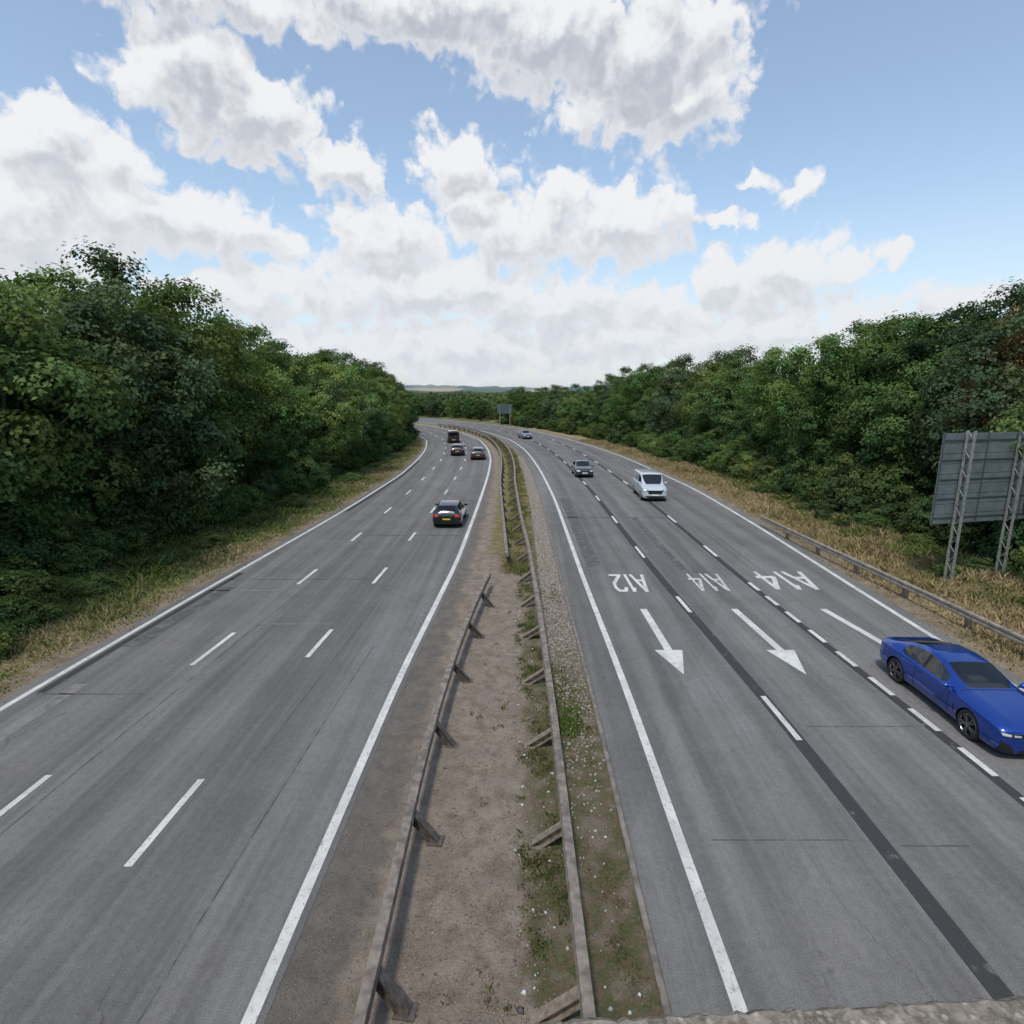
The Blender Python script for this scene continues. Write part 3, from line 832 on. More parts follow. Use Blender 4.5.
van = dict(name='van', rw=.34, axles=(1.55, -1.45), hw=.98, mirror=(1.28, 1.32),
  st=[(2.46, 'h', .74, .32, .80, .88, 0), (2.40, 'h', .91, .24, .92, 1.00, 0), (2.15, 'h', .97, .20, 1.02, 1.12, 0), (1.55, 'h', .98, .20, 1.11, 1.24, 0),
      (1.1, 'c', .98, .20, 1.14, 1.64, .80), (.78, 'c', .98, .20, 1.15, 1.90, .78), (.30, 'c', .98, .20, 1.16, 1.97, .80), (.20, 'c', .98, .20, 1.16, 1.97, .80),
      (-1.0, 'c', .98, .20, 1.16, 1.98, .82), (-2.2, 'c', .98, .20, 1.16, 1.97, .82), (-2.40, 'c', .96, .24, 1.14, 1.90, .80), (-2.46, 'c', .90, .34, 1.1, 1.8, .74)],
  glass=dict(front=(3, 4), side=(4, 5), rear=(), pillar=(6,)),
  patches=[('headlight_housing', 'F', [(.50, .76), (.93, .79), (.95, 1.02), (.60, .98)], M_BLACK, .004),
           ('headlight', 'F', [(.57, .80), (.88, .82), (.90, .98), (.64, .95)], M_LAMP, .010),
           ('radiator_grille', 'F', [(-.50, .60), (.50, .60), (.56, .88), (-.56, .88)], M_BLACK),
           ('lower_intake', 'F', [(-.8, .28), (.8, .28), (.75, .46), (-.75, .46)], M_BLACK),
           ('front_number_plate', 'F', [(-.26, .48), (.26, .48), (.26, .59), (-.26, .59)], M_PLW, .02),
           ('rear_number_plate', 'R', [(-.26, .5), (.26, .5), (.26, .61), (-.26, .61)], M_PLY, .02),
           ('rear_window', 'R', [(-.7, 1.2), (.7, 1.2), (.66, 1.65), (-.66, 1.65)], M_GLASS),
           ('tail_light', 'R', [(.80, .8), (.90, .8), (.90, 1.2), (.80, 1.2)], M_TAIL)],
  sidep=[('door_seam', [(.22, .3), (.24, .3), (.24, 1.8), (.22, 1.8)], M_BLACK)])
M_WH = carmat('white_paint', (.48, .52, .56), 0)
build_car(fix(van, M_WH), M_WH, (11.0, 46.0, .02), -away-heading(45)-.03, 'white panel van approaching on the carriageway', 'van', GV)
M_DV = carmat('dark_van_paint', (.02, .022, .028))
build_car(fix(van, M_DV), M_DV, (-9.7, 96, .02), away-heading(96), 'dark panel van driving away towards the bend', 'van', GV, lod=1)

# ------------------------------------------------------------------ foliage
def leaves_from(centers, normals, L, W, cols, rs):
    n = len(centers)
    r = rs.normal(size=(n, 3)); nn = normals/np.linalg.norm(normals, axis=1, keepdims=True)
    t = np.cross(nn, r); t /= np.linalg.norm(t, axis=1, keepdims=True)+1e-9
    b = np.cross(nn, t)
    L = L[:, None]; W = W[:, None]
    dr = nn*L*.12
    V = np.stack([centers-t*L*.5, centers+b*W*.5+dr, centers+t*L*.5, centers-b*W*.5+dr], 1).reshape(-1, 3)
    return V, np.arange(n*4).reshape(-1, 4), np.repeat(cols, 4, axis=0)

def crown(seed, rx, rz, cz, nclump, nspray, nleaf, leaf=.17, base=(.05, .092, .022), cr=(.85, 1.45), flat=1.0, sig=.25, lumpk=.085, shape=1.0, nrand=.30):
    rs = np.random.RandomState(seed)
    i = np.arange(nclump)+.5; ph_ = np.arccos(1-2*i/nclump); th = math.pi*(1+5**.5)*i
    d = np.stack([np.cos(th)*np.sin(ph_), np.sin(th)*np.sin(ph_), np.cos(ph_)], 1)+rs.normal(size=(nclump, 3))*.14
    d /= np.linalg.norm(d, axis=1, keepdims=True)
    ph = rs.uniform(0, 6.28, 6); fr = rs.normal(size=(6, 3))*2.2
    lump = 1 + lumpk*np.sin(d@fr.T+ph).sum(1)
    r = (.60+.34*rs.uniform(size=len(d))**.6)*lump
    r[rs.uniform(size=len(d)) < .15] *= .6
    wid = 1 - .24*np.clip(d[:, 2], 0, 1)*shape
    cc = d*r[:, None]*np.array([rx, rx, rz]); cc[:, :2] *= wid[:, None]; cc[:, 2] += cz
    crr = rs.uniform(cr[0], cr[1], len(d)); br = rs.uniform(.74, 1.30, len(d)); hue = rs.uniform(-1, 1, len(d))
    ns = len(d)*nspray; ci = np.repeat(np.arange(len(d)), nspray)
    sd = rs.normal(size=(ns, 3)) + d[ci]*.8 + np.array([0, 0, .55]); sd /= np.linalg.norm(sd, axis=1, keepdims=True)
    sc = cc[ci] + sd*crr[ci][:, None]*rs.uniform(.62, 1.0, ns)[:, None]*np.array([1, 1, flat*.85])
    li = np.repeat(np.arange(ns), nleaf); n = len(li)
    pos = sc[li] + rs.normal(size=(n, 3))*np.array([sig, sig, sig*.6])
    nor = sd[li] + rs.normal(size=(n, 3))*nrand + np.array([0, 0, .22])
    L = leaf*rs.uniform(.75, 1.3, n); W = L*rs.uniform(.55, .8, n)
    bb = br[ci[li]]*rs.uniform(.86, 1.14, n)*rs.uniform(.88, 1.12, ns)[li]
    col = 1.75*np.array(base)[None]*bb[:, None]
    h = hue[ci[li]]
    col[:, 0] *= 1+.18*h; col[:, 2] *= 1-.12*h
    pos[:, 2] = np.maximum(pos[:, 2], .05)
    return leaves_from(pos, nor, L, W, col, rs), cc

def trunk_mesh(seed, h, cc, r0=.24, nl=10):
    rs = random.Random(seed); bm = bmesh.new()
    pts = []; x = y = 0
    for i in range(8):
        pts.append((x, y, h*.8*i/7-.05)); x += rs.uniform(-.18, .18); y += rs.uniform(-.18, .18)
    tube(bm, pts, [r0*(1.25 if i == 0 else 1-.11*i) for i in range(8)], 9)
    idx = list(range(len(cc))); rs.shuffle(idx)
    for k in idx[:nl]:
        c_ = Vector(cc[k]); i = rs.randint(2, 6); a = Vector(pts[i])
        if c_.z < a.z-.3: a = Vector(pts[2])
        m1 = a.lerp(c_, .35)+Vector((0, 0, .1)); m2 = a.lerp(c_, .7)+Vector((rs.uniform(-.2, .2), rs.uniform(-.2, .2), .15))
        tube(bm, [a, m1, m2, c_], [r0*.42, r0*.32, r0*.2, .02], 6)
    bmesh.ops.recalc_face_normals(bm, faces=bm.faces)
    me = bpy.data.meshes.new('trunk'); bm.to_mesh(me); bm.free(); me.materials.append(M_BARK)
    me.polygons.foreach_set('use_smooth', np.ones(len(me.polygons), dtype=bool)); return me

def template(seed, h, **kw):
    (V_, F_, C_), cc = crown(seed, **kw)
    return dict(crown=np_mesh('crown', V_, F_, C_, M_LEAF), trunk=trunk_mesh(seed, h, cc), h=h)
TPL = {
 'dark': template(1, 12, rx=4.0, rz=5.4, cz=6.2, nclump=95, nspray=19, nleaf=19, leaf=.21, base=(.040, .072, .024)),
 'mid': template(2, 12, rx=4.4, rz=5.3, cz=6.3, nclump=100, nspray=19, nleaf=19, leaf=.21, base=(.052, .092, .026)),
 'light': template(3, 12, rx=4.2, rz=5.4, cz=6.2, nclump=95, nspray=19, nleaf=19, leaf=.20, base=(.070, .112, .030)),
 'grey': template(4, 12, rx=3.8, rz=5.5, cz=6.2, nclump=90, nspray=19, nleaf=19, leaf=.20, base=(.058, .088, .040)),
 'oak': template(5, 12, rx=4.8, rz=5.1, cz=6.6, nclump=80, nspray=23, nleaf=19, leaf=.21, base=(.052, .086, .022), cr=(1.2, 1.9)),
 'pine': template(6, 12, rx=3.6, rz=4.9, cz=7.2, nclump=85, nspray=14, nleaf=24, base=(.025, .048, .026), cr=(.6, 1.1), flat=.35, leaf=.15),
 'brown': template(7, 12, rx=2.8, rz=4.4, cz=6.8, nclump=60, nspray=14, nleaf=18, base=(.14, .072, .026), leaf=.18),
}
kw = dict(sig=.15, lumpk=.1)
STPL = {
 's1': crown(21, 1.5, 1.3, 1.1, 38, 12, 16, leaf=.15, base=(.046, .080, .022), cr=(.35, .7), **kw),
 's2': crown(22, 1.7, 1.1, .9, 40, 12, 16, leaf=.14, base=(.072, .108, .028), cr=(.35, .7), **kw),
 's3': crown(23, 1.3, 1.5, 1.2, 38, 12, 16, leaf=.16, base=(.040, .066, .022), cr=(.35, .65), **kw),
}
SM = {}
for k, ((V_, F_, C_), cc) in STPL.items():
    bmw = bmesh.new(); r2 = random.Random(5)
    for i in range(7):
        c_ = cc[r2.randrange(len(cc))]
        tube(bmw, [(0, 0, -.05), (c_[0]*.5, c_[1]*.5, max(.2, c_[2]*.6)), tuple(c_)], [.05, .03, .01], 5)
    sme = bpy.data.meshes.new('stem'); bmw.to_mesh(sme); bmw.free(); sme.materials.append(M_BARK)
    SM[k] = (np_mesh('foliage', V_, F_, C_, M_LEAF), sme)

LBL = {'dark': 'dense dark green broadleaf tree on the wooded embankment', 'mid': 'full leafy green tree beside the road verge',
       'light': 'bright green leafy tree beside the road verge', 'grey': 'grey-green slender tree in the roadside belt',
       'oak': 'broad rounded oak-like tree in the roadside belt', 'pine': 'dark pine tree standing among broadleaf trees',
       'brown': 'tree with dry reddish-brown foliage'}
def tree(kind, x, y, h, wide=1.0):
    t = TPL[kind]; s = h/t['h']*rnd.uniform(.97, 1.03)
    e = empty('pine_tree' if kind == 'pine' else 'tree', (x, y, 0), LBL[kind], 'tree', 'trees of the roadside woodland belt', rnd.uniform(0, 6.28))
    e.scale = (s*wide, s*wide, s)
    obj('trunk', t['trunk'], e); obj('crown', t['crown'], e)
def shrub(kind, x, y, s, sz=1.0):
    e = empty('shrub', (x, y, 0), {'s1': 'green bramble shrub at the woodland edge', 's2': 'light green leafy shrub on the verge', 's3': 'dark green shrub below the trees'}[kind], 'shrub', 'shrubs along the verge', rnd.uniform(0, 6.28))
    e.scale = (s, s, s*sz)
    obj('foliage', SM[kind][0], e); obj('stem', SM[kind][1], e)

y = 11.0
while y < 116:
    edge = float(PX(off('Le', y), y))
    hh = np.interp(y, [10, 25, 37, 54, 90, 120], [15.4, 15.6, 14.2, 12.8, 11.4, 10.8])
    k = rnd.choice(['dark', 'mid', 'light', 'oak', 'grey', 'mid', 'light', 'dark'])
    setb = np.interp(y, [10, 50, 80, 95, 120], [9.9, 8.6, 6.9, 4.8, 3.8])
    tree(k, edge-setb-rnd.uniform(-.7, 1.3), y, hh*rnd.uniform(.78, 1.0), .98)
    if y > 14: tree(rnd.choice(['dark', 'oak', 'mid', 'light']), edge-setb-rnd.uniform(4.8, 6.4), y+rnd.uniform(1, 4), hh*rnd.uniform(.96, 1.08))
    y += rnd.uniform(5.8, 7.8)
for y in np.arange(118, 150, 8):
    edge = float(PX(off('Le', y), y)); tree(rnd.choice(['dark', 'mid', 'oak']), edge-5.5, float(y), rnd.uniform(9, 11))
y = 10.0
while y < 116:
    edge = float(PX(off('Le', y), y))
    setb = np.interp(y, [10, 50, 80, 100, 120], [7.0, 5.8, 4.6, 2.9, 2.4])
    shrub(rnd.choice(['s1', 's3', 's1', 's2']), edge-setb-rnd.uniform(0, 1.4), y, rnd.uniform(.6, 1.15), rnd.uniform(.8, 1.3))
    y += rnd.uniform(1.7, 2.8)
for i in range(24):
    y = 12+60*rnd.random()**1.5; edge = float(PX(off('Le', y), y))
    shrub(rnd.choice(['s1', 's2', 's2']), edge-rnd.uniform(3.4, 6.0), y, rnd.uniform(.28, .6), rnd.uniform(.5, .8))
for (x, yy_, s) in ((-17.2, 17.0, .7), (-18.3, 18.2, .9), (-17.6, 15.6, .85), (-17.9, 20.0, .6), (-19.4, 21, 1.1), (-16.8, 14.6, .5), (-18.6, 16.3, .8)):
    shrub('s2', x, yy_, s, .8)

y = 20.0; i = 0
while y < 260:
    edge = float(PX(off('Re', y), y))
    setb = np.interp(y, [10, 30, 45, 80, 120, 200], [13.5, 12.4, 11.2, 9.2, 7.5, 8.0])
    hh = np.interp(y, [10, 33, 44, 64, 94, 125, 160, 260], [12.0, 12.8, 14.2, 12.8, 12.0, 9.6, 7.6, 6.2])
    ks = ['mid', 'light', 'grey', 'mid', 'oak', 'light', 'dark']
    k = ks[i % len(ks)]
    tree(k, edge+setb+rnd.uniform(-.7, 1.3), y, hh*rnd.uniform(.78, 1.0), .98)
    if y < 150: tree(rnd.choice(['dark', 'oak', 'mid']), edge+setb+rnd.uniform(4.8, 6.4), y+rnd.uniform(1, 4), hh*rnd.uniform(.92, 1.06))
    y += rnd.uniform(5.8, 7.8) if y < 110 else rnd.uniform(7, 9); i += 1
tree('pine', 31.5, 37.5, 15.2); tree('pine', 34.5, 36, 15.6); tree('pine', 30.5, 41, 14.4); tree('brown', 27.4, 32.0, 12.2, .7)
y = 16.0
while y < 150:
    edge = float(PX(off('Re', y), y))
    setb = np.interp(y, [10, 30, 45, 80, 120], [9.8, 8.3, 7.0, 5.6, 4.6])
    for q in range(2 if y < 90 else 1):
        shrub(rnd.choice(['s1', 's3', 's2', 's1']), edge+setb+rnd.uniform(-.4, .9)+q*2.0, y+rnd.uniform(-.6, .6), rnd.uniform(.7, 1.2)*(1+q*.25), rnd.uniform(.85, 1.3))
    y += rnd.uniform(1.9, 3.0)
for i in range(24):
    y = 16+60*rnd.random()**1.4; edge = float(PX(off('Re', y), y))
    shrub(rnd.choice(['s1', 's2', 's3']), edge+rnd.uniform(4.0, 7.4), y, rnd.uniform(.28, .65), rnd.uniform(.5, .85))
# distant woodland (uncountable)
rs = np.random.RandomState(11)
bands = []
def band(n, fx, y0, y1, hmax, dep, base, sz=1.0):
    y = rs.uniform(y0, y1, n); x = fx(y)+rs.uniform(-dep, dep, n)
    hprof = hmax*(.72+.28*np.sin(x*.11+y*.05)*np.sin(y*.043+x*.031)+.12*np.sin(x*.37+y*.3))
    z = hprof*rs.uniform(.0, 1, n)**.45
    pos = np.stack([x, y, z], 1); nor = rs.normal(size=(n, 3))+np.array([0, -.4, .7])
    col = 1.4*np.array(base)[None]*rs.uniform(.7, 1.25, n)[:, None]
    bands.append(leaves_from(pos, nor, rs.uniform(.8, 1.7, n)*sz, rs.uniform(.7, 1.3, n)*sz, col, rs))
band(30000, lambda y: 0*y-25, 285, 345, 6.0, 95, (.060, .090, .038))
band(14000, lambda y: PX(off('Re', y), y)+22, 165, 290, 6.5, 11, (.055, .086, .034))
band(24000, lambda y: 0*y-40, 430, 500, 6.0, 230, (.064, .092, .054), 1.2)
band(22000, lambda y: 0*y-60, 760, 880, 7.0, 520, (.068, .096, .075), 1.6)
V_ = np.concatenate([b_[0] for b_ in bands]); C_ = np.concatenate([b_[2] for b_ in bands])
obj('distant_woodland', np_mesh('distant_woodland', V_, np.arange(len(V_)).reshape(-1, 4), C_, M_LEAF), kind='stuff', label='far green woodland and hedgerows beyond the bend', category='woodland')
def hillmat(name, a, b_, c3, sc_):
    m, T, P = new_mat(name)
    ob = T.node('ShaderNodeNewGeometry').outputs['Position']
    cl = T.sep(T.voro(ob, sc_, 'F1', 'Color'))[0]
    c = T.mix(T.ramp(T.noise(ob, sc_*3, 4, .6), .4, .6), a, b_)
    c = T.mix(T.ramp(cl, .66, .70), c, c3)
    T.set(P.inputs['Base Color'], c); P.inputs['Roughness'].default_value = 1; return m
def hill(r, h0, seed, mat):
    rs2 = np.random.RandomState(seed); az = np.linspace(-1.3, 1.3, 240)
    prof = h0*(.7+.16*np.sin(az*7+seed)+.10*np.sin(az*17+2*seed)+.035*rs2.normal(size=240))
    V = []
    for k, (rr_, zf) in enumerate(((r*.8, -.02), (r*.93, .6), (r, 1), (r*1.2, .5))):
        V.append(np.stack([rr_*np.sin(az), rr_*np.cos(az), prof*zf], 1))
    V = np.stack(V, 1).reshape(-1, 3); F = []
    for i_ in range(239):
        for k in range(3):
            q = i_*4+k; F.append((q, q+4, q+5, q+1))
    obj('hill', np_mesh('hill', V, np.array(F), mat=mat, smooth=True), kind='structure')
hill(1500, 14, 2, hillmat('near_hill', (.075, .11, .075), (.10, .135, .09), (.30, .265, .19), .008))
hill(2900, 46, 5, hillmat('distant_hill_haze_tint', (.09, .13, .165), (.11, .15, .18), (.18, .20, .19), .004))  # bluish base colour stands in for aerial haze over the far hill

# ------------------------------------------------------------------ grass
def grass(name, n, fo, y0, y1, hgt, cols, seed, ypow=1.5, wid=.02, label='', clump=.35, patchy=False, lean_=.28):
    rs = np.random.RandomState(seed)
    ncl = n//14
    yc = y0+(y1-y0)*rs.uniform(size=ncl)**ypow; s = rs.uniform(size=ncl)
    a, b_ = fo(yc); xc = a+(b_-a)*s
    if patchy:
        keep = (np.sin(yc*1.7+seed)+np.sin(yc*4.1+xc*6)+.8*np.sin(xc*9+yc*.7)+rs.normal(size=ncl)*.5) > patchy
        yc, s, xc = yc[keep], s[keep], xc[keep]; ncl = len(yc)
    ci = np.repeat(np.arange(ncl), 14); n = len(ci)
    hcl = rs.uniform(.35, 1.25, ncl)*np.clip(np.minimum(s*4+.25, 1), 0, 1)*(.75+.4*np.sin(xc*1.3+2)*np.sin(yc*.8+seed))
    pos = np.stack([xc[ci]+rs.normal(size=n)*clump, yc[ci]+rs.normal(size=n)*clump, np.zeros(n)], 1)
    hh = hgt*hcl[ci]*rs.uniform(.5, 1.2, n); ang = rs.uniform(0, 6.28, n)
    w = wid*rs.uniform(.7, 1.5, n)*(1+yc[ci]*.012)
    dx = np.stack([np.cos(ang)*w, np.sin(ang)*w, 0*ang], 1)
    lean = rs.normal(size=(n, 2))*lean_
    tip = pos+np.stack([lean[:, 0]*hh, lean[:, 1]*hh, hh], 1)
    mid = pos+np.stack([lean[:, 0]*hh*.3, lean[:, 1]*hh*.3, hh*.55], 1)
    V = np.stack([pos-dx, pos+dx, mid+dx*.8, tip, mid-dx*.8], 1).reshape(-1, 3)
    F = np.arange(n*5).reshape(-1, 5)
    lf = np.sin(xc*.9+1.3*np.sin(yc*.35))*np.sin(yc*.55+seed)
    wgt = np.clip(.5+.6*lf+rs.normal(size=ncl)*.25, 0, 1)[ci][:, None]
    col = (np.array(cols[0])*(1-wgt)+np.array(cols[1])*wgt)*rs.uniform(.75, 1.25, n)[:, None]
    obj(name, np_mesh(name, V, F, np.repeat(col, 5, 0), M_GRASS), kind='stuff', label=label, category='grass')
straw = (.42, .33, .20); gr = (.13, .17, .055); dgr = (.09, .13, .04)
def fR(y): e = PX(off('Re', y), y); sb = np.interp(y, [10, 30, 45, 80, 120], [10.8, 9.0, 7.6, 6.0, 4.8]); return e+1.0, e+sb
def fL(y): e = PX(off('Le', y), y); sb = np.interp(y, [10, 50, 80, 100, 120], [8.6, 7.0, 5.4, 3.6, 2.8]); return e-.8, e-sb
grass('verge_grass', 120000, fR, 9, 100, .34, (straw, (.28, .24, .12)), 3, label='tall dry straw-coloured grass on the verge', lean_=.5)
grass('verge_grass', 100000, fL, 9, 100, .28, ((.34, .28, .165), (.15, .19, .06)), 4, label='mixed green and dry grass on the wooded verge', lean_=.5)
grass('verge_weeds', 16000, lambda y: (fR(y)[0]+3.0, fR(y)[1]), 14, 60, .6, (gr, (.15, .18, .06)), 8, wid=.04, label='green weeds among the dry verge grass', patchy=.4, lean_=.6)
grass('verge_weeds', 26000, lambda y: (fL(y)[0]-1.6, fL(y)[1]), 9, 60, .5, (gr, dgr), 9, wid=.04, label='leafy green weeds below the trees', patchy=-.2, lean_=.6)
grass('median_grass', 26000, lambda y: (PX(-1.0+0*y, y)+.3, PX(.4+0*y, y)+.3), 26, 110, .20, ((.28, .23, .11), (.15, .17, .06)), 5, ypow=1.3, label='short yellow-green grass between the median barriers', clump=.15, wid=.014)
grass('median_weeds', 20000, lambda y: (0.1+0*y, 1.0+0*y), 4.5, 27, .12, ((.08, .115, .035), (.17, .15, .07)), 6, ypow=1.2, label='low weeds and moss beside the median barrier', clump=.06, wid=.010, patchy=.3)
grass('median_weeds', 28000, lambda y: (1.1+0*y, 1.95+0*y), 4.5, 27, .055, ((.17, .135, .08), (.085, .105, .04)), 12, ypow=1.2, label='dry moss and low weeds beside the kerb', clump=.06, wid=.010, patchy=.2)
grass('median_weeds', 1800, lambda y: (1.0+0*y, 1.7+0*y), 13.0, 16.5, .13, ((.09, .15, .035), (.12, .16, .045)), 14, label='fresh green weeds in the median', clump=.18, wid=.018)
grass('median_weeds', 3000, lambda y: (-1.6+0*y, .2+0*y), 4.5, 24, .09, ((.10, .13, .04), (.17, .15, .07)), 16, label='sparse weeds on the bare median dirt', clump=.05, wid=.010, patchy=.8)
def stones(name, n, fo, y0, y1, s0, s1, seed, label, cols, cat='gravel', fade=None):
    rs = np.random.RandomState(seed)
    y = y0+(y1-y0)*rs.uniform(size=n)**1.5
    if fade:
        y = y[rs.uniform(size=n) < np.clip((y-fade[0])/(fade[1]-fade[0]), .04, 1)**1.5]; n = len(y)
    a, b_ = fo(y); x = a+(b_-a)*rs.uniform(size=n)
    s = rs.uniform(s0, s1, n)
    base = np.array([[1, 0, 0], [-1, 0, 0], [0, 1, 0], [0, -1, 0], [0, 0, 1], [0, 0, -.3]], float)
    F0 = np.array([[0, 2, 4], [2, 1, 4], [1, 3, 4], [3, 0, 4], [2, 0, 5], [1, 2, 5], [3, 1, 5], [0, 3, 5]])
    V = base[None]*s[:, None, None]*rs.uniform(.6, 1.3, (n, 6, 1)); ang = rs.uniform(0, 6.28, n)
    ca, sa = np.cos(ang)[:, None], np.sin(ang)[:, None]
    X = V[:, :, 0]*ca-V[:, :, 1]*sa; Y = V[:, :, 0]*sa+V[:, :, 1]*ca
    V = np.stack([X+x[:, None], Y+y[:, None], V[:, :, 2]*.7+.014], 2).reshape(-1, 3)
    F = (F0[None]+np.arange(n)[:, None, None]*6).reshape(-1, 3)
    c = np.array(cols[0])+(np.array(cols[1])-np.array(cols[0]))*rs.uniform(size=(n, 1))
    obj(name, np_mesh(name, V, F, np.repeat(c, 6, 0), M_GRASS), kind='stuff', label=label, category=cat)
stones('gravel', 7000, lambda y: (-1.7+0*y, .6+0*y), 4.3, 26, .006, .026, 1, 'loose stones on the bare median dirt', ((.16, .13, .11), (.42, .37, .32)))
stones('gravel', 28000, lambda y: (PX(off('Rs', y)-2.0, y), PX(off('Rs', y)-1.1, y)), 8, 75, .014, .05, 2, 'pale gravel band beside the kerb', ((.24, .21, .175), (.50, .46, .40)), fade=(9, 24))
stones('gravel', 3000, lambda y: (PX(off('Ls', y)+.3, y), PX(off('Ls', y)+1.3, y)), 4.3, 40, .006, .02, 3, 'fine grit along the carriageway edge', ((.14, .12, .10), (.38, .34, .29)))
stones('litter', 320, lambda y: (0.1+0*y, 1.9+0*y), 5, 26, .012, .05, 4, 'small scraps of litter in the median weeds', ((.08, .08, .09), (.75, .75, .73)), 'litter')
stones('litter', 26, lambda y: (-1.6+0*y, .3+0*y), 5, 26, .03, .08, 9, 'larger dark and pale debris on the median dirt', ((.05, .05, .05), (.5, .45, .4)), 'litter')

# ------------------------------------------------------------------ world
SUN_EL, SUN_AZ = 62, -158
w = bpy.data.worlds.new('World'); scene.world = w; w.use_nodes = True
nt = w.node_tree; nt.nodes.clear(); T = NT(nt)
sky = T.node('ShaderNodeTexSky', sky_type='NISHITA', sun_disc=False)
sky.sun_elevation = math.radians(SUN_EL); sky.sun_rotation = math.radians(SUN_AZ)
sky.air_density = 1.0; sky.dust_density = 1.0; sky.ozone_density = 1.2; sky.altitude = 50
blobs = [(.194,.488,.155,.10),(.072,.52,.17,.065),(.272,.442,.08,.06),(-.137,.57,.28,.055),(-.464,.58,.25,.045),(-.49,.462,.11,.08),(-.404,.408,.12,.065),(-.269,.345,.08,.04),(.197,.42,.06,.03),
(-.707,.352,.16,.07),(-.575,.272,.2,.055),(-.77,.25,.17,.085),(-.436,.243,.11,.04),(-.70,.408,.07,.045),(-.081,.345,.08,.045),(-.066,.294,.05,.04),(-.211,.235,.105,.055),(.013,.243,.14,.055),
(.172,.258,.12,.06),(.25,.272,.055,.035),(.076,.302,.05,.045),(-.15,.16,.26,.055),(-.347,.144,.10,.04),(.079,.13,.24,.055),(-.10,.065,.42,.05),(.229,.08,.25,.04),(-.46,.16,.13,.045),
(.338,.183,.05,.04),(.45,.190,.10,.045),(.373,.144,.15,.035),(.531,.2,.06,.03),(.376,.318,.034,.018),(.447,.300,.038,.024),(.33,.262,.04,.014),(.61,.21,.04,.015),(.733,.144,.12,.035),(.41,.098,.33,.035),
(-1.4,.4,.5,.2),(1.5,.3,.4,.12)]
K = 5.7296
g = bpy.data.node_groups.new('cloud_field', 'ShaderNodeTree')
g.interface.new_socket('P', in_out='INPUT', socket_type='NodeSocketVector')
g.interface.new_socket('D', in_out='OUTPUT', socket_type='NodeSocketFloat')
G = NT(g); gi = G.node('NodeGroupInput'); go = G.node('NodeGroupOutput')
cur = None
for s_, t_, rs_, rt_ in blobs:
    az = math.atan(s_); el = math.atan(t_*math.cos(az))
    ra = rs_*math.cos(az)**2*K*1.12; re_ = rt_*math.cos(az)*K*1.12
    q = G.vmath('MULTIPLY_ADD', gi.outputs[0], (1/ra, 1/re_, 0), (-az*K/ra, -el*K/re_, 0))
    am = min(1.0, .5+re_*1.2)
    l = G.math('MULTIPLY_ADD', G.vmath('LENGTH', q), -am, am)
    cur = l if cur is None else G.math('MAXIMUM', cur, l)
G.l.new(cur, go.inputs[0])
tc = T.node('ShaderNodeTexCoord').outputs['Generated']
x_, y_, z_ = T.sep(tc)
AZ = T.math('MULTIPLY', T.math('ARCTAN2', x_, y_), K); EL = T.math('MULTIPLY', T.math('ARCSINE', z_), K)
P0 = T.comb(AZ, EL)
wn = T.noise(P0, 2.2, 5, .6, color=True, dim='2D')
warp = T.vmath('MULTIPLY', T.vmath('SUBTRACT', wn, (.5, .5, .5)), (.55, .42, 0))
pb_ = T.vmath('ADD', P0, T.vmath('MULTIPLY', wn, (.4, .4, 0)))
bil = T.voro(pb_, 5.0, 'F1', dim='2D'); bil2 = T.voro(pb_, 12.0, 'F1', dim='2D')
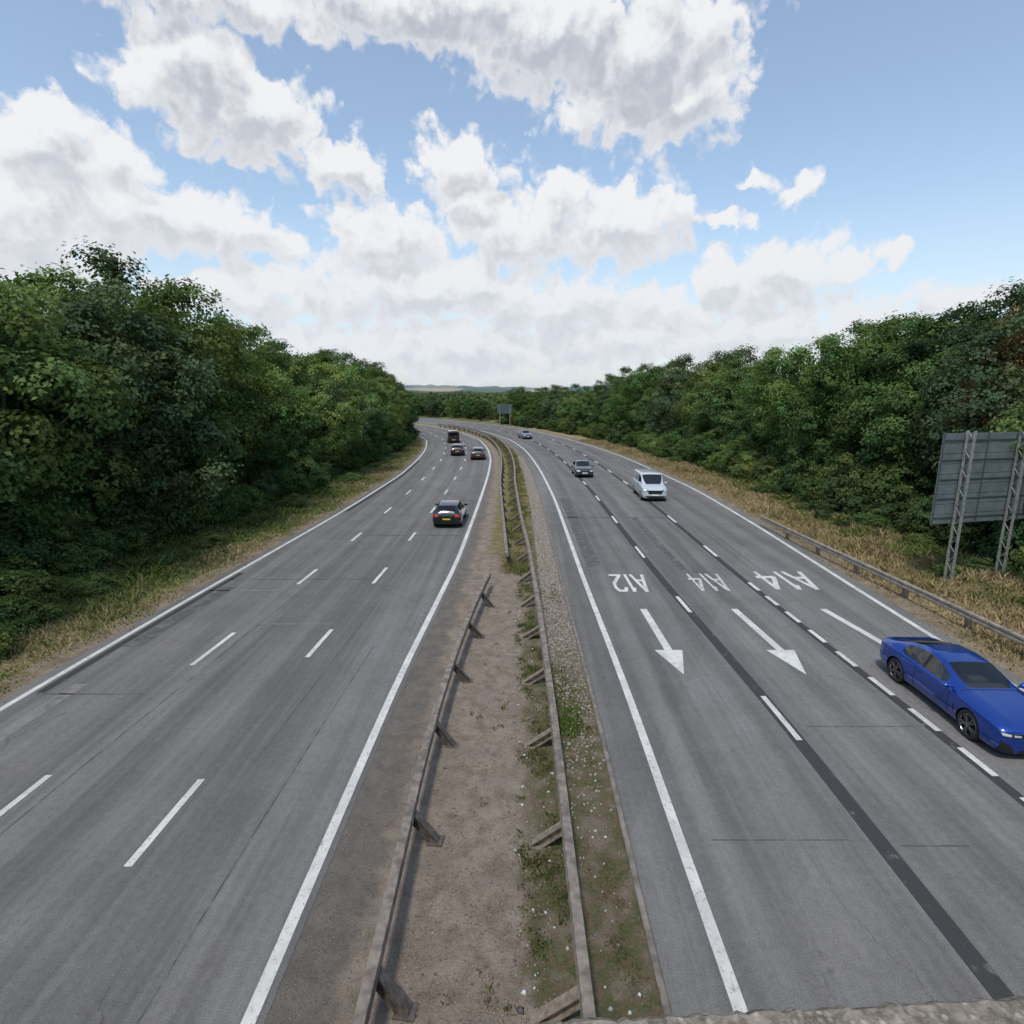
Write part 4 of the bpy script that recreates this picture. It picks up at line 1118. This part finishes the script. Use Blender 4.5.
def dens(P_, det):
    n = T.node('ShaderNodeGroup'); n.node_tree = g; T.l.new(T.vmath('ADD', P_, warp), n.inputs[0])
    nn = T.noise(P_, 3.4, det, .54, dim='2D')
    D = T.math('ADD', n.outputs[0], T.math('MULTIPLY', T.math('SUBTRACT', nn, .5), .95))
    D = T.math('ADD', D, T.math('MULTIPLY', T.math('SUBTRACT', .36, bil), .42))
    return T.math('ADD', D, T.math('MULTIPLY', T.math('SUBTRACT', .36, bil2), .18))
d0 = dens(P0, 8); d1 = dens(T.vmath('ADD', P0, (-.05, .17, 0)), 6)
mask = T.ramp(d0, -.10, .26)
lit = T.ramp(T.math('SUBTRACT', d1, T.math('MULTIPLY', d0, .50)), -.10, .46)
thick = T.ramp(d0, .05, .70)
high = T.ramp(EL, 1.0, 2.6, .65, 1.0)
shade = T.math('MULTIPLY', T.math('MULTIPLY', lit, T.math('MULTIPLY_ADD', thick, .6, .4)), high)
cloud = T.mix(shade, (5.85, 5.9, 6.05), (3.35, 3.55, 4.0))
lowf = T.ramp(EL, 0, 1.7, 1, 0)
skc = T.vmath('MULTIPLY', sky.outputs[0], (1.40, 1.37, 1.28))
haze = T.mix(T.math('MULTIPLY_ADD', lowf, .55, .12), skc, (4.1, 4.65, 5.3))
cloud = T.mix(T.math('MULTIPLY', lowf, .5), cloud, (4.7, 5.05, 5.5))
out = T.mix(mask, haze, cloud)
bg = T.node('ShaderNodeBackground'); bg.inputs['Strength'].default_value = .15
T.l.new(out, bg.inputs['Color'])
wo = T.node('ShaderNodeOutputWorld'); T.l.new(bg.outputs[0], wo.inputs[0])
w.cycles.sampling_method = 'MANUAL'; w.cycles.sample_map_resolution = 256

sun = bpy.data.lights.new('sun', 'SUN'); sun.energy = 2.5; sun.angle = math.radians(7); sun.color = (1, .95, .87)
so = bpy.data.objects.new('sun', sun); link(so)
a = math.radians(SUN_AZ); e = math.radians(SUN_EL)
dirv = Vector((math.sin(a)*math.cos(e), math.cos(a)*math.cos(e), math.sin(e)))
so.rotation_euler = dirv.to_track_quat('Z', 'Y').to_euler(); so.location = dirv*100

cam = bpy.data.cameras.new('camera'); cam.sensor_width = 36; cam.lens = 36*580/1024
cam.clip_start = .02; cam.clip_end = 12000
cobj = bpy.data.objects.new('camera', cam); link(cobj)
cobj.location = (0, 0, H); cobj.rotation_euler = (math.radians(90-11.88), 0, 0)
scene.camera = cobj
